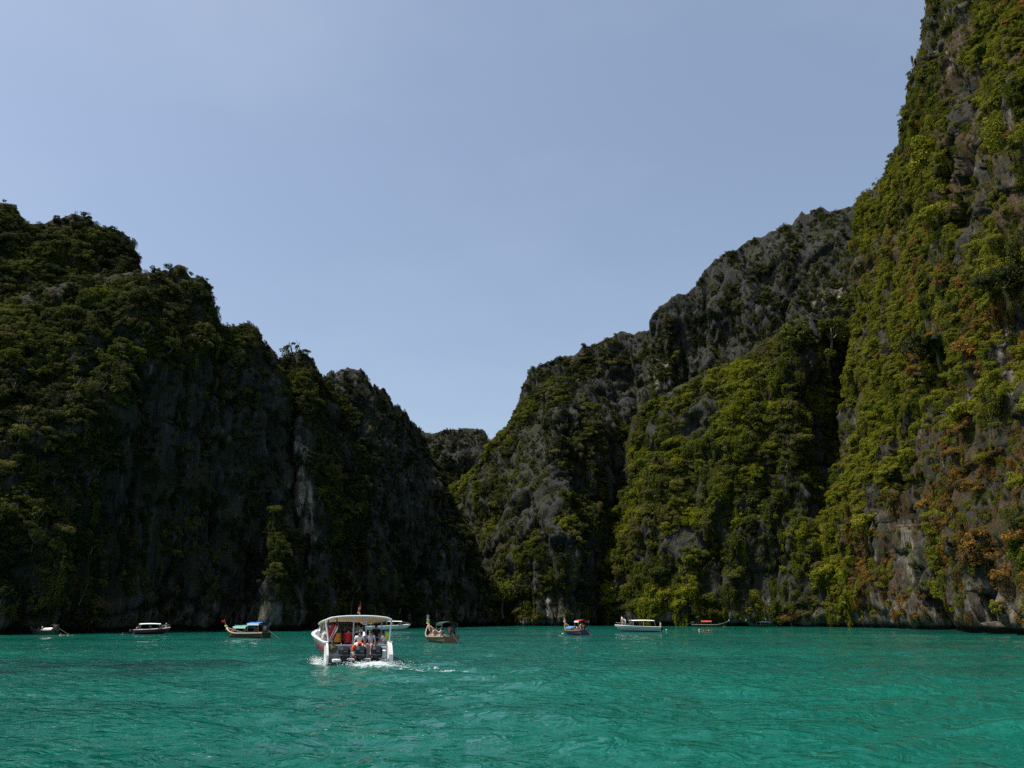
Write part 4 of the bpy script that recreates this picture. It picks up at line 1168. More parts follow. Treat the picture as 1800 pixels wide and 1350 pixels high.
def sections(L, B, zg, zg_bow, chine=.35, draft=-.30, floor=.35, deck_from=.70, flare=1.0):
    out = []
    for t in np.linspace(0, 1, 15):
        y = L * t
        taper = 1 - max(0, (t - .48) / .52) ** 2.3
        b = max(B / 2 * taper, .02)
        g = zg + (zg_bow - zg) * t ** 1.8
        k = draft + (max(0, (t - .62) / .38) ** 2.0) * (g * .86 - draft)
        cb = b * (0.86 - .30 * max(0, (t - .4) / .6)); cz = max(chine + .30 * t * t, k + .02)
        cz = min(cz, g - .12)
        mid = (b * (.95 - .08 * t), cz + (g - cz) * .5)
        mid2 = (b * (.985 - .03 * t), cz + (g - cz) * .78)
        f = floor if t < deck_from else g - .03 + .06 * (1 - t)
        ib = max(b - .16, .01)
        if t >= deck_from: half = [(0, k), (cb, cz), mid, mid2, (b, g), (max(b - .06, .008), g + .03), (ib * .7, g + .05), (ib * .4, g + .07), (0, g + .08)]
        else: half = [(0, k), (cb, cz), mid, mid2, (b, g), (max(b - .05, .008), g + .03), (ib, g + .02), (max(min(ib - .04, cb * min(1, (f - k) / (cz - k)) - .08), .01), f), (0, f)]
        out.append((y, half))
    return out

def speedboat(label, loc, psi, L, B, zg, zgb, top=(2.2, 5.6, 2.15), stripe=None, hullm=WHITE, engines=(-.45, .45), canopy=WHITECLOTH, es=.8, tint=True):
    root = thing('speedboat', label, 'speedboat', loc, psi)
    mb = MB()
    hull_loft(mb, sections(L, B, zg, zgb, chine=.22, draft=-.25, floor=.25, deck_from=.66), [0, 0, 1, 0, 2, 2, 2, 2])
    mb.box((0, .06, zg * .45), (B * .93, .10, zg * .95), m=0)
    mb.build('hull', [hullm, stripe or hullm, WHITE], root)
    y0, y1, z = top
    w = B * .40
    P = [[(x * w, y0 + (y1 - y0) * t, z + .10 * (1 - x * x) + .05 * math.sin(t * 3)) for x in np.linspace(-1, 1, 9)] for t in np.linspace(0, 1, 7)]
    cn = MB().sheet(P, .05); cn.build('canopy', canopy, root)
    for sx in (-1, 1):
        for yy in (y0 + .15, (y0 + y1) / 2, y1 - .2):
            MB().tube([(sx * B * .44, yy - (.25 if yy < y0 + 1 else -.1), zg), (sx * w * .97, yy, z)], .025, 6).build('post', STEEL, root)
    if tint:
        q = MB()
        yb = y1 + .75
        q.add([(-B * .36, y1 - .1, zg + .10), (B * .36, y1 - .1, zg + .10), (w * .85, y1 - .3, z - .12), (-w * .85, y1 - .3, z - .12), (-B * .20, yb, zg + .22), (B * .20, yb, zg + .22)],
              [(4, 5, 2, 3), (0, 4, 3), (5, 1, 2)])
        q.build('windscreen', GLASS, root)
    for i in range(3): MB().box((0, y0 + .5 + i * .9, .52), (B * .62, .42, .42)).build('seat', paint('seat_vinyl', (0.55, 0.56, 0.58), .5), root)
    rail = MB()
    yb0, yb1 = L * .68, L * .97
    for sx in (-1, 1):
        rail.tube([(sx * B * .40, yb0, zg + .15), (sx * B * .36, L * .78, zgb + .32), (sx * .12, yb1, zgb + .36)], .02, 6)
        rail.tube([(sx * B * .34, L * .8, zgb - .1), (sx * B * .34, L * .8, zgb + .31)], .016, 5)
    rail.build('bow_rail', STEEL, root)
    for ex in engines: outboard(root, ex, -.30, es)
    return root

def longtail(label, loc, psi, L=9.0, B=1.9, hullm=WOOD, rimm=WOOD, canopy=None, canopies=(), prow=1.25, ribbons=('red', 'white', 'teal'), inner=WOODDARK, rise=1.05):
    root = thing('longtail_boat', label, 'longtail boat', loc, psi)
    st = []
    sheer = lambda t: .55 + .10 * (1 - t) ** 2 + rise * max(0, (t - .55) / .45) ** 2.2
    for t in np.linspace(0, 1, 19):
        y = L * t
        b = B / 2 * (.70 + .30 * min(1, t / .35)) * (1 - max(0, (t - .52) / .48) ** 2.0 * .96)
        g = sheer(t); k = -.22 + max(0, (t - .66) / .34) ** 2.1 * (g * .93 + .15)
        f = min(max(k + .16, .08), g - .06)
        st.append((y, [(0, k), (b * .52, k + (g - k) * .10), (b * .86, k + (g - k) * .48), (b * .97, g - .10), (b + .02, g - .08), (b + .02, g + .02), (max(b - .06, .01), g + .02), (max(b * .84 - .05, .006), f + (g - f) * .4), (max(b * .5, .004), f), (0, f)]))
    mb = MB(); rows = hull_loft(mb, st, [0, 0, 0, 1, 1, 1, 2, 2, 2])
    mb.box((0, .03, .22), (B * .64, .08, .78), m=0)
    mb.build('hull', [hullm, rimm, inner], root)
    gb = sheer(1.0)
    pr = MB()
    pts = [(0, L * .955, gb * .62), (0, L * 1.0, gb + .02), (0, L * 1.03, gb + prow * .55), (0, L * 1.025, gb + prow)]
    rg = []
    for (x, y, z), w, d in zip(pts, (.05, .085, .07, .12), (.10, .13, .10, .07)):
        rg.append([(-w, y - d, z), (w, y - d, z), (w, y + d, z), (-w, y + d, z)])
    pr.rings(rg); pr.build('prow_post', rimm, root)
    for i, cl in enumerate(ribbons):
        r = MB(); z0 = gb + .12 + i * .16
        r.torus((0, L * 1.01, z0), .14, .06, 'z', 12, 6)
        r.tube([(.03, L * 1.01 + .13, z0), (.10 - .08 * i, L * 1.01 + .17, z0 - .2), (.06, L * 1.01 + .15, z0 - .4)], [.05, .04, .015], 5)
        r.build('ribbon', CLOTH[cl], root)
    for t in (.22, .38, .52, .66):
        MB().box((0, L * t, .46), (B * .86, .22, .04)).build('thwart', WOOD, root)
    for (y0, y1, w, zc, col, cmat) in canopies:
        P = [[(x * w / 2, y0 + (y1 - y0) * t, zc + .16 * (1 - x * x) - .03 * math.sin(math.pi * t * 3)) for x in np.linspace(-1, 1, 9)] for t in np.linspace(0, 1, 8)]
        c = MB().sheet(P, .035).build('canopy', cmat, root)
        v = MB()
        for sx in (-1, 1):
            v.sheet([[(sx * (w / 2 + .01), y0 + (y1 - y0) * t, zc + .02), (sx * (w / 2 + .02), y0 + (y1 - y0) * t, zc - .15 - .03 * (i % 2))] for i, t in enumerate(np.linspace(0, 1, 13))], .02)
        v.build('valance', col, c)
        for sx in (-1, 1):
            for yy in (y0 + .1, y1 - .1): MB().tube([(sx * B * .40, yy, .5), (sx * w * .47, yy, zc + .02)], .025, 6).build('post', WOOD, root)
    # car engine on a swivel with its long shaft
    en = MB().box((0, .25, 1.05), (.42, .80, .46)).box((0, .55, 1.34), (.30, .34, .20)).box((0, -.10, 1.20), (.34, .14, .30)).tube([(0, .2, .5), (0, .2, .9)], .06).tube([(.1, .6, 1.2), (.14, 1.5, 1.32)], .022)
    e = en.build('engine', RUST, root)
    MB().tube([(0, -.1, .95), (0, -1.4, .45), (0, -2.9, -.12)], .028, 7).build('shaft', RUST, e)
    pp = MB()
    for k in range(3):
        a = k * 2.094
        pp.add([(0, -2.9, -.12), (.17 * math.cos(a - .3), -2.92, -.12 + .17 * math.sin(a - .3)), (.19 * math.cos(a), -2.88, -.12 + .19 * math.sin(a)), (.17 * math.cos(a + .3), -2.84, -.12 + .17 * math.sin(a + .3))], [(0, 1, 2, 3)])
    pp.build('propeller', STEEL, e)
    return root

def spot(px, py): 
    g = ground(px, py); return (g[0], g[1], 0.0)

def on(boat, x, y, z, rz=0.0):
    """world matrix of a seat in boat axes"""
    M = Matrix.Translation(boat.location) @ boat.rotation_euler.to_matrix().to_4x4()
    return M @ Matrix.Translation((x, y, z)) @ Matrix.Rotation(rz, 4, 'Z')

PI = math.pi
# ------------------------------------------------------------------ the speedboat under way
def main_boat():
    L, B = 11.5, 3.35
    root = thing('speedboat', 'large white speedboat with red side band and three outboards, full of passengers, heading away', 'speedboat', (BOAT_P[0], BOAT_P[1], 0), BOAT_YAW, None, (math.radians(1.0), 0))
    mb = MB()
    sec = sections(L, B, 1.02, 1.50, chine=.25, draft=-.30, floor=.22, deck_from=.74)
    sec = [(y if y > 0 else .45, h) for y, h in sec]
    hull_loft(mb, sec, [0, 0, 0, 1, 1, 2, 2, 2])
    mb.build('hull', [HULLSHADE, WHITE, WHITE], root)
    # stern: transom board, side wings, platforms
    tr = MB().box((0, .52, .42), (B * .90, .12, .98)).box((0, .68, .88), (B * .88, .40, .07))
    tr.build('transom', paint('transom_gelcoat_shade_tint', (0.25, 0.26, 0.28), .4), root)  # gelcoat colour greyed to carry the shade at the stern
    for sx in (-1, 1):
        w = MB()
        wd = .10 if sx < 0 else .20
        prof = [(.95, 1.08), (.50, 1.04), (.18, .82), (-.06, .46), (-.12, .06), (-.02, -.10), (.95, -.10)]
        rg = [[(sx * (B / 2 - .02), y, z) for y, z in prof], [(sx * (B / 2 - .02 - wd), y, z) for y, z in prof]]
        w.rings(rg)
        w.build('stern_wing', WHITE, root)
        MB().box((sx * (B / 2 - .52), -.02, .20), (.42, .62, .12)).build('swim_step', WHITE, root)
    q = MB().box((B / 2 - .56, -.05, .48), (.34, .40, .40)).tube([(B / 2 - .72, -.26, .70), (B / 2 - .72, -.26, .82), (B / 2 - .40, -.26, .82), (B / 2 - .40, -.26, .70)], .025)
    q.build('ladder_box', WHITE, root)
    for x in (-1.22, -.43, .37):
        MB().box((x, .10, .235), (.30, .50, .07)).build('platform', WHITE, root)
    for x in (-.83, -.03, .77): outboard(root, x, -.28, .94)
    # red side band with worn pale strokes, both sides
    for sx in (-1, 1):
        rb, lt = MB(), MB()
        P = []
        for y, h in sec[:11]:
            (xa, za), (xb, zb) = h[2], h[4]
            f0, f1 = -.10, .66
            P.append([(sx * (xa + (xb - xa) * f1 + .012), y, za + (zb - za) * f1), (sx * (xa + (xb - xa) * f0 + .012), y, za + (zb - za) * f0)])
        n = len(P)
        rb.add([p for r in P for p in r], [(2 * i, 2 * i + 1, 2 * i + 3, 2 * i + 2) for i in range(n - 1)])
        band = rb.build('side_band', RED, root)
        rnd = random.Random(4)
        for i in range(0, 9):
            a, b_ = P[i], P[i + 1]
            for k in range(3):
                t0 = (k + .15 + .15 * rnd.random()) / 3; t1 = t0 + rnd.uniform(.08, .2)
                lo, hi = (.10, .55) if rnd.random() < .6 else (.12, .40)
                def pt(t, f):
                    u = Vector(a[0]).lerp(Vector(b_[0]), t); d = Vector(a[1]).lerp(Vector(b_[1]), t)
                    r_ = u.lerp(d, f); r_.x += sx * .010; return r_
                lt.add([pt(t0, lo), pt(t0, hi), pt(t1, hi), pt(t1, lo)], [(0, 1, 2, 3)])
        lt.build('lettering', paint('pale_lettering', (0.42, 0.46, 0.55), .5), band)
        MB().tube([(sx * (h[4][0] + .02), y, h[4][1] + .01) for y, h in sec], .035, 6).build('rub_rail', WHITE, root)
    # canopy
    w, y0, y1, z = 1.66, .75, 6.8, 2.20
    def cz(x, t): return z + .13 * (1 - abs(x) ** 2.6) - .05 * max(0, abs(x) - .9) * 10 - .36 * t
    P = [[(x * w * (1 - .22 * t * t), y0 + (y1 - y0) * t, cz(x, t)) for x in np.linspace(-1, 1, 15)] for t in np.linspace(0, 1, 8)]
    cn = MB().sheet(P, .07).build('canopy', CREAM, root)
    MB().tube([(x * w, y0 - .02, cz(x, 0) - .03) for x in np.linspace(-1, 1, 15)], .045, 7).build('canopy_edge', WHITE, cn)
    for sx in (-1, 1): MB().tube([(sx * w * (1 - .22 * t * t), y0 + (y1 - y0) * t, cz(1, t) - .03) for t in np.linspace(0, 1, 8)], .045, 7).build('canopy_edge', WHITE, cn)
    MB().tube([(-w, y0, 2.12), (-w * 1.0, y0 + .05, 1.9), (-1.50, .7, 1.05)], .045, 7).build('post', WHITE, root)
    MB().tube([(w, y0, 2.12), (w * 1.0, y0 + .05, 1.9), (1.58, .7, 1.05)], .045, 7).build('post', WHITE, root)
    for x in (-.27, .38): MB().tube([(x, y0 + .05, 2.26), (x, y0 + .05, .9)], .036, 7).build('post', STEEL, root)
    for sx in (-1, 1):
        for yy in (2.7, 4.6, 6.4): MB().tube([(sx * 1.52, yy, 1.05), (sx * w * (.97 - .006 * yy * yy), yy, 2.12 - .04 * yy)], .022, 6).build('post', STEEL, root)
    # windscreen, console, seats
    q = MB(); q.add([(-1.2, 7.1, 1.25), (1.2, 7.1, 1.25), (1.1, 6.7, 1.95), (-1.1, 6.7, 1.95)], [(0, 1, 2, 3)]); q.build('windscreen', GLASS, root)
    MB().box((.7, 6.6, .8), (.9, .5, 1.1)).build('console', WHITE, root)
    vinyl = paint('seat_vinyl', (0.55, 0.56, 0.58), .5)
    for sx in (-1, 1): MB().box((sx * 1.02, 3.3, .52), (.46, 4.2, .46)).build('seat', vinyl, root)
    MB().box((0, 1.15, .55), (2.5, .5, .54)).build('seat', vinyl, root)
    MB().box((-.25, 2.0, 2.30), (.08, .08, .12)).tube([(-.25, 2.0, 2.30), (-.22, 2.0, 3.05)], [.012, .006], 5).build('antenna', BLACK, root)
    return root

boat = main_boat()
# flag on the roof
fl = thing('flag', 'limp red and white flag on a thin pole on the roof of the large speedboat', 'flag')
fl.matrix_world = on(boat, .10, 1.4, 2.28) @ Matrix.Scale(.56, 4)
MB().tube([(0, 0, 0), (0, 0, 1.22)], [.018, .012], 6).build('pole', STEEL, fl)
rows = []
fr_ = random.Random(3)
for i in range(9):
    t = i / 8
    rows.append([(-.03 + .13 * s * (1.1 if t > .4 else .35 + t) * (.8 + .3 * math.sin(t * 7)) + .05 * math.sin(t * 5 + 1), .05 * math.sin(s * 9 + t * 4), 1.20 - t * .98 - .06 * s) for s in np.linspace(-.9, 1, 9)])
def flag_mat():
    m, n, l, b = node_mat('flag_cloth')
    t = n.new('ShaderNodeTexCoord'); s = n.new('ShaderNodeSeparateXYZ'); l.new(t.outputs['Generated'], s.inputs[0])
    ns = n.new('ShaderNodeTexNoise'); ns.inputs['Scale'].default_value = 4; l.new(t.outputs['Generated'], ns.inputs['Vector'])
    ad = n.new('ShaderNodeMath'); ad.operation = 'MULTIPLY_ADD'; ad.inputs[1].default_value = .35; l.new(ns.outputs['Fac'], ad.inputs[0]); l.new(s.outputs['Z'], ad.inputs[2])
    cr = ramp(n, [(0.0, (.62, .55, .50)), (.36, (.62, .55, .50)), (.40, (.45, .04, .03)), (.60, (.45, .04, .03)), (.64, (.60, .5, .45)), (.74, (.60, .5, .45)), (.78, (.40, .035, .03))])
    cr.color_ramp.interpolation = 'LINEAR'
    l.new(ad.outputs[0], cr.inputs['Fac']); l.new(cr.outputs['Color'], b.inputs['Base Color']); b.inputs['Roughness'].default_value = .85
    return m
MB().sheet([[(x, y, z) for x, y, z in r] for r in rows], .008).build('cloth', flag_mat(), fl, True)

# loose things on the boat
lb = thing('lifebuoy', 'orange and white lifebuoy on the transom behind the middle engine', 'lifebuoy'); lb.matrix_world = on(boat, .0, .40, .66)
rg_ = MB().torus((0, 0, 0), .31, .085, 'y').build('ring', paint('lifebuoy_orange', (0.62, 0.09, 0.03), .5), lb, True)
for k in range(4): MB().torus((0, 0, 0), .31, .089, 'y', 5, 8, a0=k * PI / 2 + .25, a1=k * PI / 2 + .75).build('band', WHITE, lb, True)
rc = thing('rope_coil', 'dark olive rope coil hanging at the port stern corner of the large speedboat', 'rope'); rc.matrix_world = on(boat, -1.28, .40, .72)
cm_ = MB()
for k in range(10): cm_.torus((.03 * math.sin(k * 2.1), -.04 + .015 * k, .03 * math.cos(k * 1.7)), .05 + .017 * k, .036, 'y', 16, 6)
cm_.tube([(0, 0, .2), (-.1, .1, .36), (-.25, .3, .42)], .03, 6).build('rope', paint('old_rope', (0.09, 0.09, 0.05), .9, .3, 12), rc, True)
tw = thing('towel', 'red towel with white stripes hung slanting from the port canopy post', 'towel'); tw.matrix_world = on(boat, -1.48, .95, 1.22)
def stripe_mat():
    m, n, l, b = node_mat('striped_towel')
    t = n.new('ShaderNodeTexCoord'); s = n.new('ShaderNodeSeparateXYZ'); l.new(t.outputs['Generated'], s.inputs[0])
    cr = ramp(n, [(0, (.55, .02, .025)), (.58, (.55, .02, .025)), (.60, (.75, .7, .7)), (.66, (.75, .7, .7)), (.68, (.55, .02, .025)), (.80, (.55, .02, .025)), (.82, (.75, .7, .7))])
    cr.color_ramp.interpolation = 'CONSTANT'
    l.new(s.outputs['X'], cr.inputs['Fac']); l.new(cr.outputs['Color'], b.inputs['Base Color']); b.inputs['Roughness'].default_value = .9
    return m
tc_ = MB().sheet([[(-.17 + .36 * s + .03 * math.sin(t * 6), .02 * math.sin(s * 8 + t * 5), .70 - t * .72) for s in np.linspace(0, 1, 9)] for t in np.linspace(0, 1, 9)], .015).build('cloth', stripe_mat(), tw, True)
tc_.rotation_euler = (0, math.radians(24), 0)
bgm = thing('bag', 'pale grey cloth bag on the port side deck of the large speedboat', 'bag'); bgm.matrix_world = on(boat, -1.42, 2.0, 1.05, .2)
MB().rings([[(sx * w_, sy * d_, z_) for sx, sy in ((-1, -1), (1, -1), (1, 1), (-1, 1))] for w_, d_, z_ in ((.22, .13, 0), (.26, .16, .12), (.24, .15, .34), (.18, .08, .42))]).build('body', paint('bag_cloth', (0.45, 0.47, 0.46), .9), bgm)
MB().torus((0, 0, .42), .12, .015, 'y', 10, 5, a0=0, a1=PI).build('handle', paint('bag_cloth', (0.45, 0.47, 0.46), .9), bgm)
sc_ = thing('scarf', 'yellow cloth beside the woman in the white floral dress on the large speedboat', 'cloth'); sc_.matrix_world = on(boat, 1.50, 1.0, 1.16)
MB().sheet([[(-.10 + .22 * s, .03 * math.sin(t * 5 + s * 4), .34 - .40 * t - .12 * abs(s - .5) * (1 - t)) for s in np.linspace(0, 1, 5)] for t in np.linspace(0, 1, 6)], .02).build('cloth', CLOTH['yellow'], sc_, True)

G = 'passengers on the large speedboat'
def aboard(label, x, y, z, rz, pose, **k): k['h'] = k.get('h', 1.0) * (.97 if pose in ('stand', 'reach') else .92); return person(label, on(boat, x, y, z, rz), pose, group=G, **k)
aboard('passenger in an orange life vest sitting with back to us at the port stern', -1.00, 1.12, 0.96, .15, 'sit', vest='orange', top='brown', bottom='navy', longhair=True)
aboard('passenger in a red life vest and blue shorts sitting beside the orange vest', -.46, 1.15, 0.95, -.1, 'sit', vest='redvest', top='red', bottom='blue')
aboard('dark haired passenger in a white shirt perched on the transom above the middle engine', .02, .62, 0.83, PI, 'dangle', top='white', bottom='redprint', skin=SKINPALE, hat=None, longhair=True)
aboard('passenger in a grey blue shirt and red printed shorts leaning over the transom', .62, .66, 0.83, PI - .5, 'dangle', top='greyblue', bottom='redprint', skin=SKINPALE, hair=HAIRBROWN)
aboard('woman in a white floral dress seated at the starboard stern corner', 1.30, .95, 0.83, 1.2, 'sit', top='floral', bottom='floral', longhair=True)
aboard('passenger in black standing under the starboard side of the canopy', 1.15, 2.1, 0.24, .4, 'stand', top='black', bottom='black', h=1.04)
aboard('dark haired passenger in red standing by the port canopy post', -1.12, 1.75, 0.24, 2.6, 'reach', top='red', bottom='navy', skin=SKINDARK, h=1.05)
aboard('passenger in an olive shirt and pale cap leaning out over the port rail', -1.20, 4.3, .98, .3, 'sit', top='olive', bottom='olive', hat=('straw', 'cap'))
aboard('passenger in a straw hat sitting on the port rail behind the olive shirt', -1.24, 3.3, .96, .2, 'sit', top='white', bottom='denim', hat=('straw', 'brim'), skin=SKINPALE)
aboard('passenger in dark clothes sitting on the port rail nearest the canopy post', -1.24, 2.15, .96, -.2, 'sit', top='navy', bottom='denim', hat=('white', 'brim'), skin=SKINPALE)
aboard('passenger with a white cap in dark clothes in the middle of the boat', .45, 3.9, 0.52, .2, 'sit', top='black', bottom='black', hat=('white', 'cap'), h=1.15)
aboard('passenger in brown with long hair sitting behind the red life vest', -.30, 2.9, 0.66, .3, 'sit', top='brown', bottom='black', longhair=True)
aboard('passenger in a pale blue shirt standing far forward under the canopy', .72, 5.2, 0.24, 0, 'stand', top='greyblue', bottom='denim', skin=SKINPALE, h=1.02)
aboard('passenger in navy sitting behind the starboard centre post', .85, 3.0, 0.66, -.8, 'sit', top='navy', bottom='navy', h=1.05)
aboard('passenger in pink sitting near the bow end of the port bench', -1.10, 5.4, 0.7, -1.4, 'sit', top='pink', bottom='white', skin=SKINPALE, hair=HAIRBROWN)
aboard('passenger in black with long hair standing just behind the red life vest', -.62, 2.3, .24, .2, 'stand', top='black', bottom='black', longhair=True, h=.95)
aboard('passenger in dark brown standing in the middle aisle of the large speedboat', .12, 4.6, .24, 0, 'stand', top='brown', bottom='navy', skin=SKINDARK)
aboard('passenger in navy with a pale cap on the port bench amidships', -.85, 4.5, .66, -1.4, 'sit', top='navy', bottom='black', hat=('white', 'cap'), h=1.05)
aboard('passenger in black on the starboard bench amidships', 1.05, 4.2, .66, 1.4, 'sit', top='black', bottom='navy', h=1.08)
aboard('passenger in dark red sitting behind the transom sitters', .30, 1.9, .72, 0, 'sit', top='brown', bottom='black', hat=('white', 'brim'), h=1.08)
aboard('boatman in teal standing at the console of the large speedboat', .70, 6.2, 0.24, 0, 'stand', top='teal', bottom='black', skin=SKINDARK)

# spray beside the hull
sp = MB(); rs = random.Random(9)
for i in range(1500):
    sg = -1 if rs.random() < .62 else 1
    y = rs.uniform(-.3, 4.2); out_ = abs(rs.gauss(.12, .20)) + .04 * (4.2 - y)
    hz = max(0, rs.gauss(.07, .09)) * (1.2 if sg < 0 else .6)
    x = sg * (1.52 + out_)
    r = rs.uniform(.004, .014)
    sp.ball((x, y, hz), (r * 1.6, r * 1.6, r), 5, 3)
for i in range(1300):
    y = -abs(rs.gauss(.5, 1.3)) - .45; x = rs.gauss(.15, .75) + .15 * -y; r = rs.uniform(.004, .014)
    sp.ball((x, y, max(0.0, rs.gauss(.06, .06)) + .04), (r * 1.7, r * 1.7, r), 5, 3)
spo = sp.build('spray', paint('white_spray', (0.80, 0.84, 0.85), .5, .03), None, True)
spo.location = boat.location; spo.rotation_euler = (0, 0, BOAT_YAW)
tag(spo, 'white spray and churned foam around the stern of the large speedboat', None, None, 'stuff')

# ------------------------------------------------------------------ the other boats
b2 = speedboat('white roofed tour boat half hidden behind the large speedboat', spot(642, 1109), math.radians(-79), 8.2, 2.5, .80, 1.15, top=(1.0, 6.6, 1.62), tint=False)
for x, y, lb_, cl in ((-.6, 5.0, 'passenger in white sitting near the bow of the half hidden tour boat', 'white'), (-.6, 3.0, 'passenger in blue sitting amidships in the half hidden tour boat', 'blue')):
    person(lb_, on(b2, x, y, .72, 1.2), 'sit', top=cl, bottom='navy', group='people on the half hidden tour boat', skin=SKINPALE)

b3 = speedboat('small white speedboat with a maroon side below the dark wall', spot(234, 1114.8), math.radians(-58), 5.0, 1.9, .62, .90, top=(.7, 3.5, 1.38), stripe=paint('maroon_paint', (0.13, 0.03, 0.045), .35), hullm=paint('maroon_paint', (0.13, 0.03, 0.045), .35), engines=(0,), es=.7)
person('person in white sitting on the bow of the maroon sided speedboat', on(b3, 0, 4.3, .84, -.5), 'sit', h=.75, top='white', bottom='navy', hat=('white', 'cap'))
person('person in purple sitting at the stern of the maroon sided speedboat', on(b3, -.3, .45, .42, .6), 'sit', h=.85, top='navy', bottom='brown', skin=SKINPALE)

TEAL_C = paint('teal_canopy', (0.06, 0.26, 0.22), .8); BLUE_C = paint('blue_canopy', (0.03, 0.14, 0.40), .8); BLUEPALE = paint('blue_tarpaulin', (0.08, 0.27, 0.58), .6)
DGREEN = paint('dark_green_boat_paint', (0.018, 0.055, 0.038), .5); REDC = paint('red_canopy', (0.55, 0.035, 0.02), .8); DARKC = paint('dark_green_canopy', (0.015, 0.05, 0.045), .8)
b4 = longtail('low dark longtail boat with a white awning at the far left shore', spot(99, 1116), math.radians(66), 5.4, 1.2, DGREEN, WOODDARK, None, [(.6, 2.3, .9, .78, WHITECLOTH, WHITECLOTH)], prow=.25, ribbons=(), rise=.35)
person('fair skinned person sitting in the low longtail at the far left', on(b4, 0, 3.0, .18, 0), 'sit', top=None, bottom='white', skin=SKINPALE, group='people in the far left longtail', hat=('white', 'cap'))
person('dark shirted person at the bow of the low longtail at the far left', on(b4, .1, 3.9, .22, .5), 'sit', top='black', bottom='navy', group='people in the far left longtail')

b5 = longtail('longtail boat with teal and blue awnings and a pale bow, left of the large speedboat', spot(468, 1122), math.radians(50), 8.6, 1.75, WOODDARK, paint('pale_bow_paint', (0.55, 0.47, 0.38), .6), None,
              [(3.3, 6.0, 1.45, 1.25, paint('aqua_fringe', (0.35, 0.62, 0.56), .8), TEAL_C), (.6, 3.0, 1.5, 1.62, paint('pale_fringe', (0.5, 0.6, 0.75), .8), BLUE_C)], prow=.30, ribbons=('yellow',), rise=.62)
f5 = thing('flag', 'small red flag at the pale bow of the longtail with two awnings', 'flag'); f5.matrix_world = on(b5, 0, 8.7, 1.1)
MB().tube([(0, 0, 0), (.05, .6, 1.0)], [.02, .012], 5).build('pole', WOOD, f5)
MB().sheet([[(.02 * math.sin(s * 7), .45 + .75 * s, .98 - .10 * s - .32 * t + .1 * s * t) for s in np.linspace(0, 1, 7)] for t in np.linspace(0, 1, 4)], .01).build('cloth', RED, f5)
person('person in white by the awning edge of the longtail with teal and blue awnings', on(b5, -.2, 6.2, .62, .9), 'sit', top='white', bottom='brown', group='people in the teal and blue longtail')
person('shirtless person amidships in the longtail with teal and blue awnings', on(b5, .2, 4.6, .62, .2), 'sit', top=None, bottom='red', group='people in the teal and blue longtail')
person('boatman in black standing at the engine of the longtail with blue awning', on(b5, .15, .75, .25, -.4), 'stand', top='black', bottom='red', skin=SKINDARK, group='people in the teal and blue longtail')
person('person in orange red sitting under the blue awning', on(b5, -.15, 1.9, .5, .15), 'sit', top='red', bottom='brown', group='people in the teal and blue longtail')

b6 = longtail('wooden longtail boat with a tall prow and open hull right of the large speedboat', spot(793, 1131), math.radians(20), 8.6, 2.15, paint('brown_boat_timber', (0.17, 0.11, 0.068), .65, .35, 5),  paint('worn_wooden_rim', (0.42, 0.31, 0.22), .65, .3, 5), None,
              [(.5, 2.7, 1.5, 1.75, DARKC, DARKC)], prow=.95, ribbons=('yellow', 'teal', 'teal'))
person('shirtless person sitting in the open longtail nearest its bow', on(b6, -.35, 5.0, .5, .9), 'sit', top=None, bottom='white', skin=SKINPALE, group='people in the open wooden longtail')
person('person in brown sitting amidships in the open longtail', on(b6, .2, 4.0, .5, .3), 'sit', top='brown', bottom='white', group='people in the open wooden longtail', longhair=True)
person('person in white trousers sitting near the stern of the open longtail', on(b6, -.2, 2.8, .5, .6), 'sit', top='white', bottom='white', skin=SKINPALE, group='people in the open wooden longtail')
person('boatman in navy standing at the engine of the open longtail', on(b6, .45, .8, .2, -.3), 'stand', top='navy', bottom='navy', skin=SKINDARK, group='people in the open wooden longtail', h=.95)

b7 = longtail('longtail boat with a bright blue tarpaulin and a red and white awning', spot(1028, 1116.5), math.radians(15), 8.4, 2.0, paint('blue_boat_paint', (0.05, 0.055, 0.10), .5), WOOD, None,
              [(3.2, 5.8, 1.7, .95, BLUEPALE, BLUEPALE), (.3, 2.1, 1.5, 1.85, WHITECLOTH, REDC)], prow=1.2, ribbons=('white', 'pink'))
person('person in white sitting at the stern of the blue tarpaulin longtail', on(b7, -.3, 1.9, .5, .3), 'sit', top='white', bottom='brown', skin=SKINPALE, group='people in the blue tarpaulin longtail')
person('shirtless person climbing over the stern of the blue tarpaulin longtail', on(b7, -.5, .25, .25, PI), 'bend', top=None, bottom='red', skin=SKINPALE, group='people in the blue tarpaulin longtail')
person('boatman in black standing under the red and white awning', on(b7, .25, 1.0, .2, 0), 'stand', top='black', bottom='black', skin=SKINDARK, group='people in the blue tarpaulin longtail', h=.95)

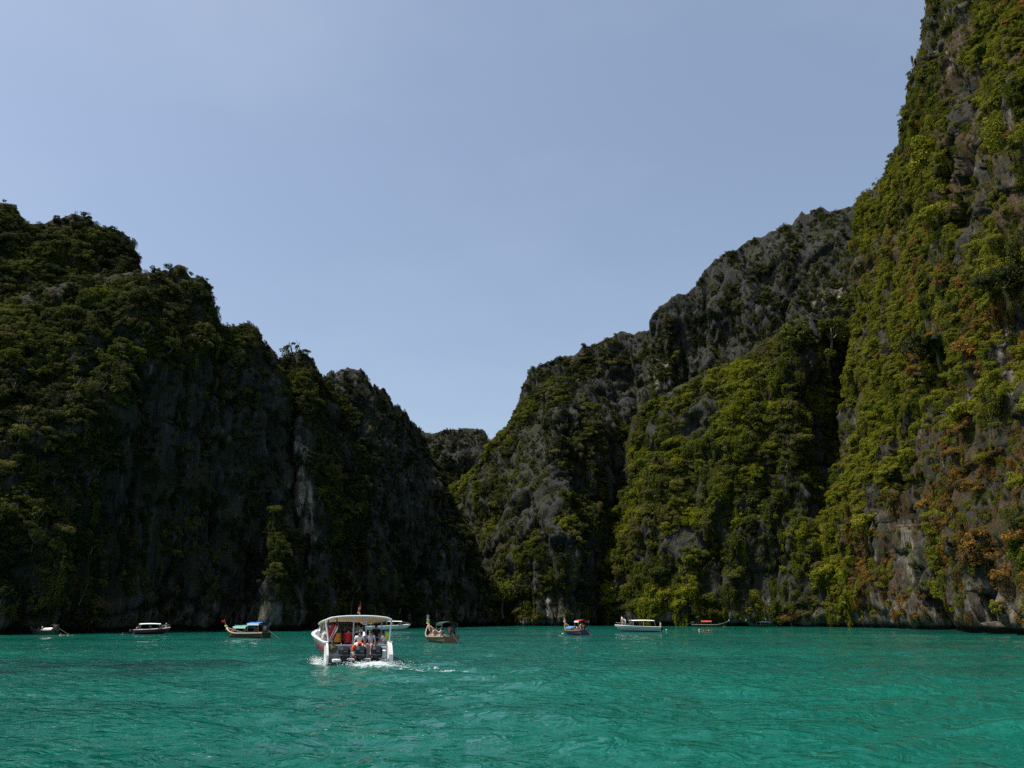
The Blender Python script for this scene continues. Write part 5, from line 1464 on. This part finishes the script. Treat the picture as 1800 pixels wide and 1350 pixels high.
b8 = speedboat('white speedboat with a grey hull and white roof moored right of the gap', spot(1158, 1111), math.radians(101), 7.7, 2.5, 0.85, 1.15, top=(1.0, 4.9, 1.82), hullm=paint('pale_grey_hull', (0.40, 0.41, 0.43), .35), stripe=paint('silver_stripe', (0.55, 0.56, 0.58), .35), engines=(-.4, .4))
G8 = 'people on the moored white speedboat'
person('person in a white shirt and dark shorts standing on the bow of the moored speedboat', on(b8, -.1, 6.4, 1.13, .3), 'stand', h=.9, top='white', bottom='brown', group=G8, skin=SKINPALE)
person('person in pale clothes bending down on the bow of the moored speedboat', on(b8, .2, 5.7, 1.07, -.6), 'bend', h=.9, top='white', bottom='white', group=G8, skin=SKINPALE)
person('person in dark swimwear climbing the side of the moored speedboat', on(b8, 1.38, 4.6, .45, PI / 2), 'reach', top='black', bottom='black', group=G8)
person('bare backed person standing at the stern ladder of the moored speedboat', on(b8, .5, -.55, .10, 0), 'stand', top=None, bottom='black', group=G8, skin=SKINPALE, h=.95)
person('passenger in navy sitting under the roof of the moored speedboat', on(b8, -.3, 3.4, .72, 0), 'sit', top='navy', bottom='navy', group=G8)

b9 = longtail('long dark longtail boat with a red awning and a pale prow pointing right', spot(1216, 1101.5), math.radians(-103), 10.0, 1.8, WOODDARK, paint('pale_bow_paint', (0.55, 0.47, 0.38), .6), None, [(2.6, 5.4, 1.6, 1.45, paint('salmon_fringe', (0.70, 0.32, 0.22), .8), REDC)], prow=.4, ribbons=('white',))
b10 = longtail('dark green longtail boat with a pale prow lying under the right cliff', spot(1357, 1101.6), math.radians(112), 8.4, 2.0, DGREEN, DGREEN, None, [(1.4, 4.6, 1.6, 1.25, paint('grey_fringe', (0.25, 0.27, 0.33), .8), DARKC)], prow=.7, ribbons=('yellow', 'yellow'))
person('boatman in black with a white cap standing in the dark green longtail', on(b10, .1, 1.8, .3, 0), 'stand', top='black', bottom='navy', hat=('white', 'cap'), skin=SKINDARK)

# swimmers
SW = [(1229, 1109.5, 'first of three swimmers in a row near the red awning longtail', 'white'), (1237, 1108.8, 'second of three swimmers in a row near the red awning longtail', None), (1246, 1108, 'third of three swimmers in a row near the red awning longtail', None),
      (1272, 1101.2, 'swimmer under the prow of the red awning longtail', None), (1365, 1101.3, 'swimmer beside the stern of the dark green longtail', 'white'), (1172, 1109.5, 'swimmer behind the stern of the moored white speedboat', 'white'),
      (990, 1117.5, 'swimmer left of the blue tarpaulin longtail', 'white'), (106, 1116.5, 'swimmer right of the low longtail at the far left', None), (119, 1117, 'second swimmer farther right of the low longtail at the far left', None), (216, 1115.5, 'swimmer behind the stern of the maroon sided speedboat', None)]
for px, py, lb_, hc in SW:
    g = ground(px, py)
    person(lb_, Matrix.Translation((g[0], g[1], .04)) @ Matrix.Rotation(random.uniform(-2, 2), 4, 'Z'), 'swim', top=None, bottom='navy', skin=SKINPALE, hair=None if hc else HAIRBROWN, hat=(hc, 'cap') if hc else None, group='swimmers in the lagoon')
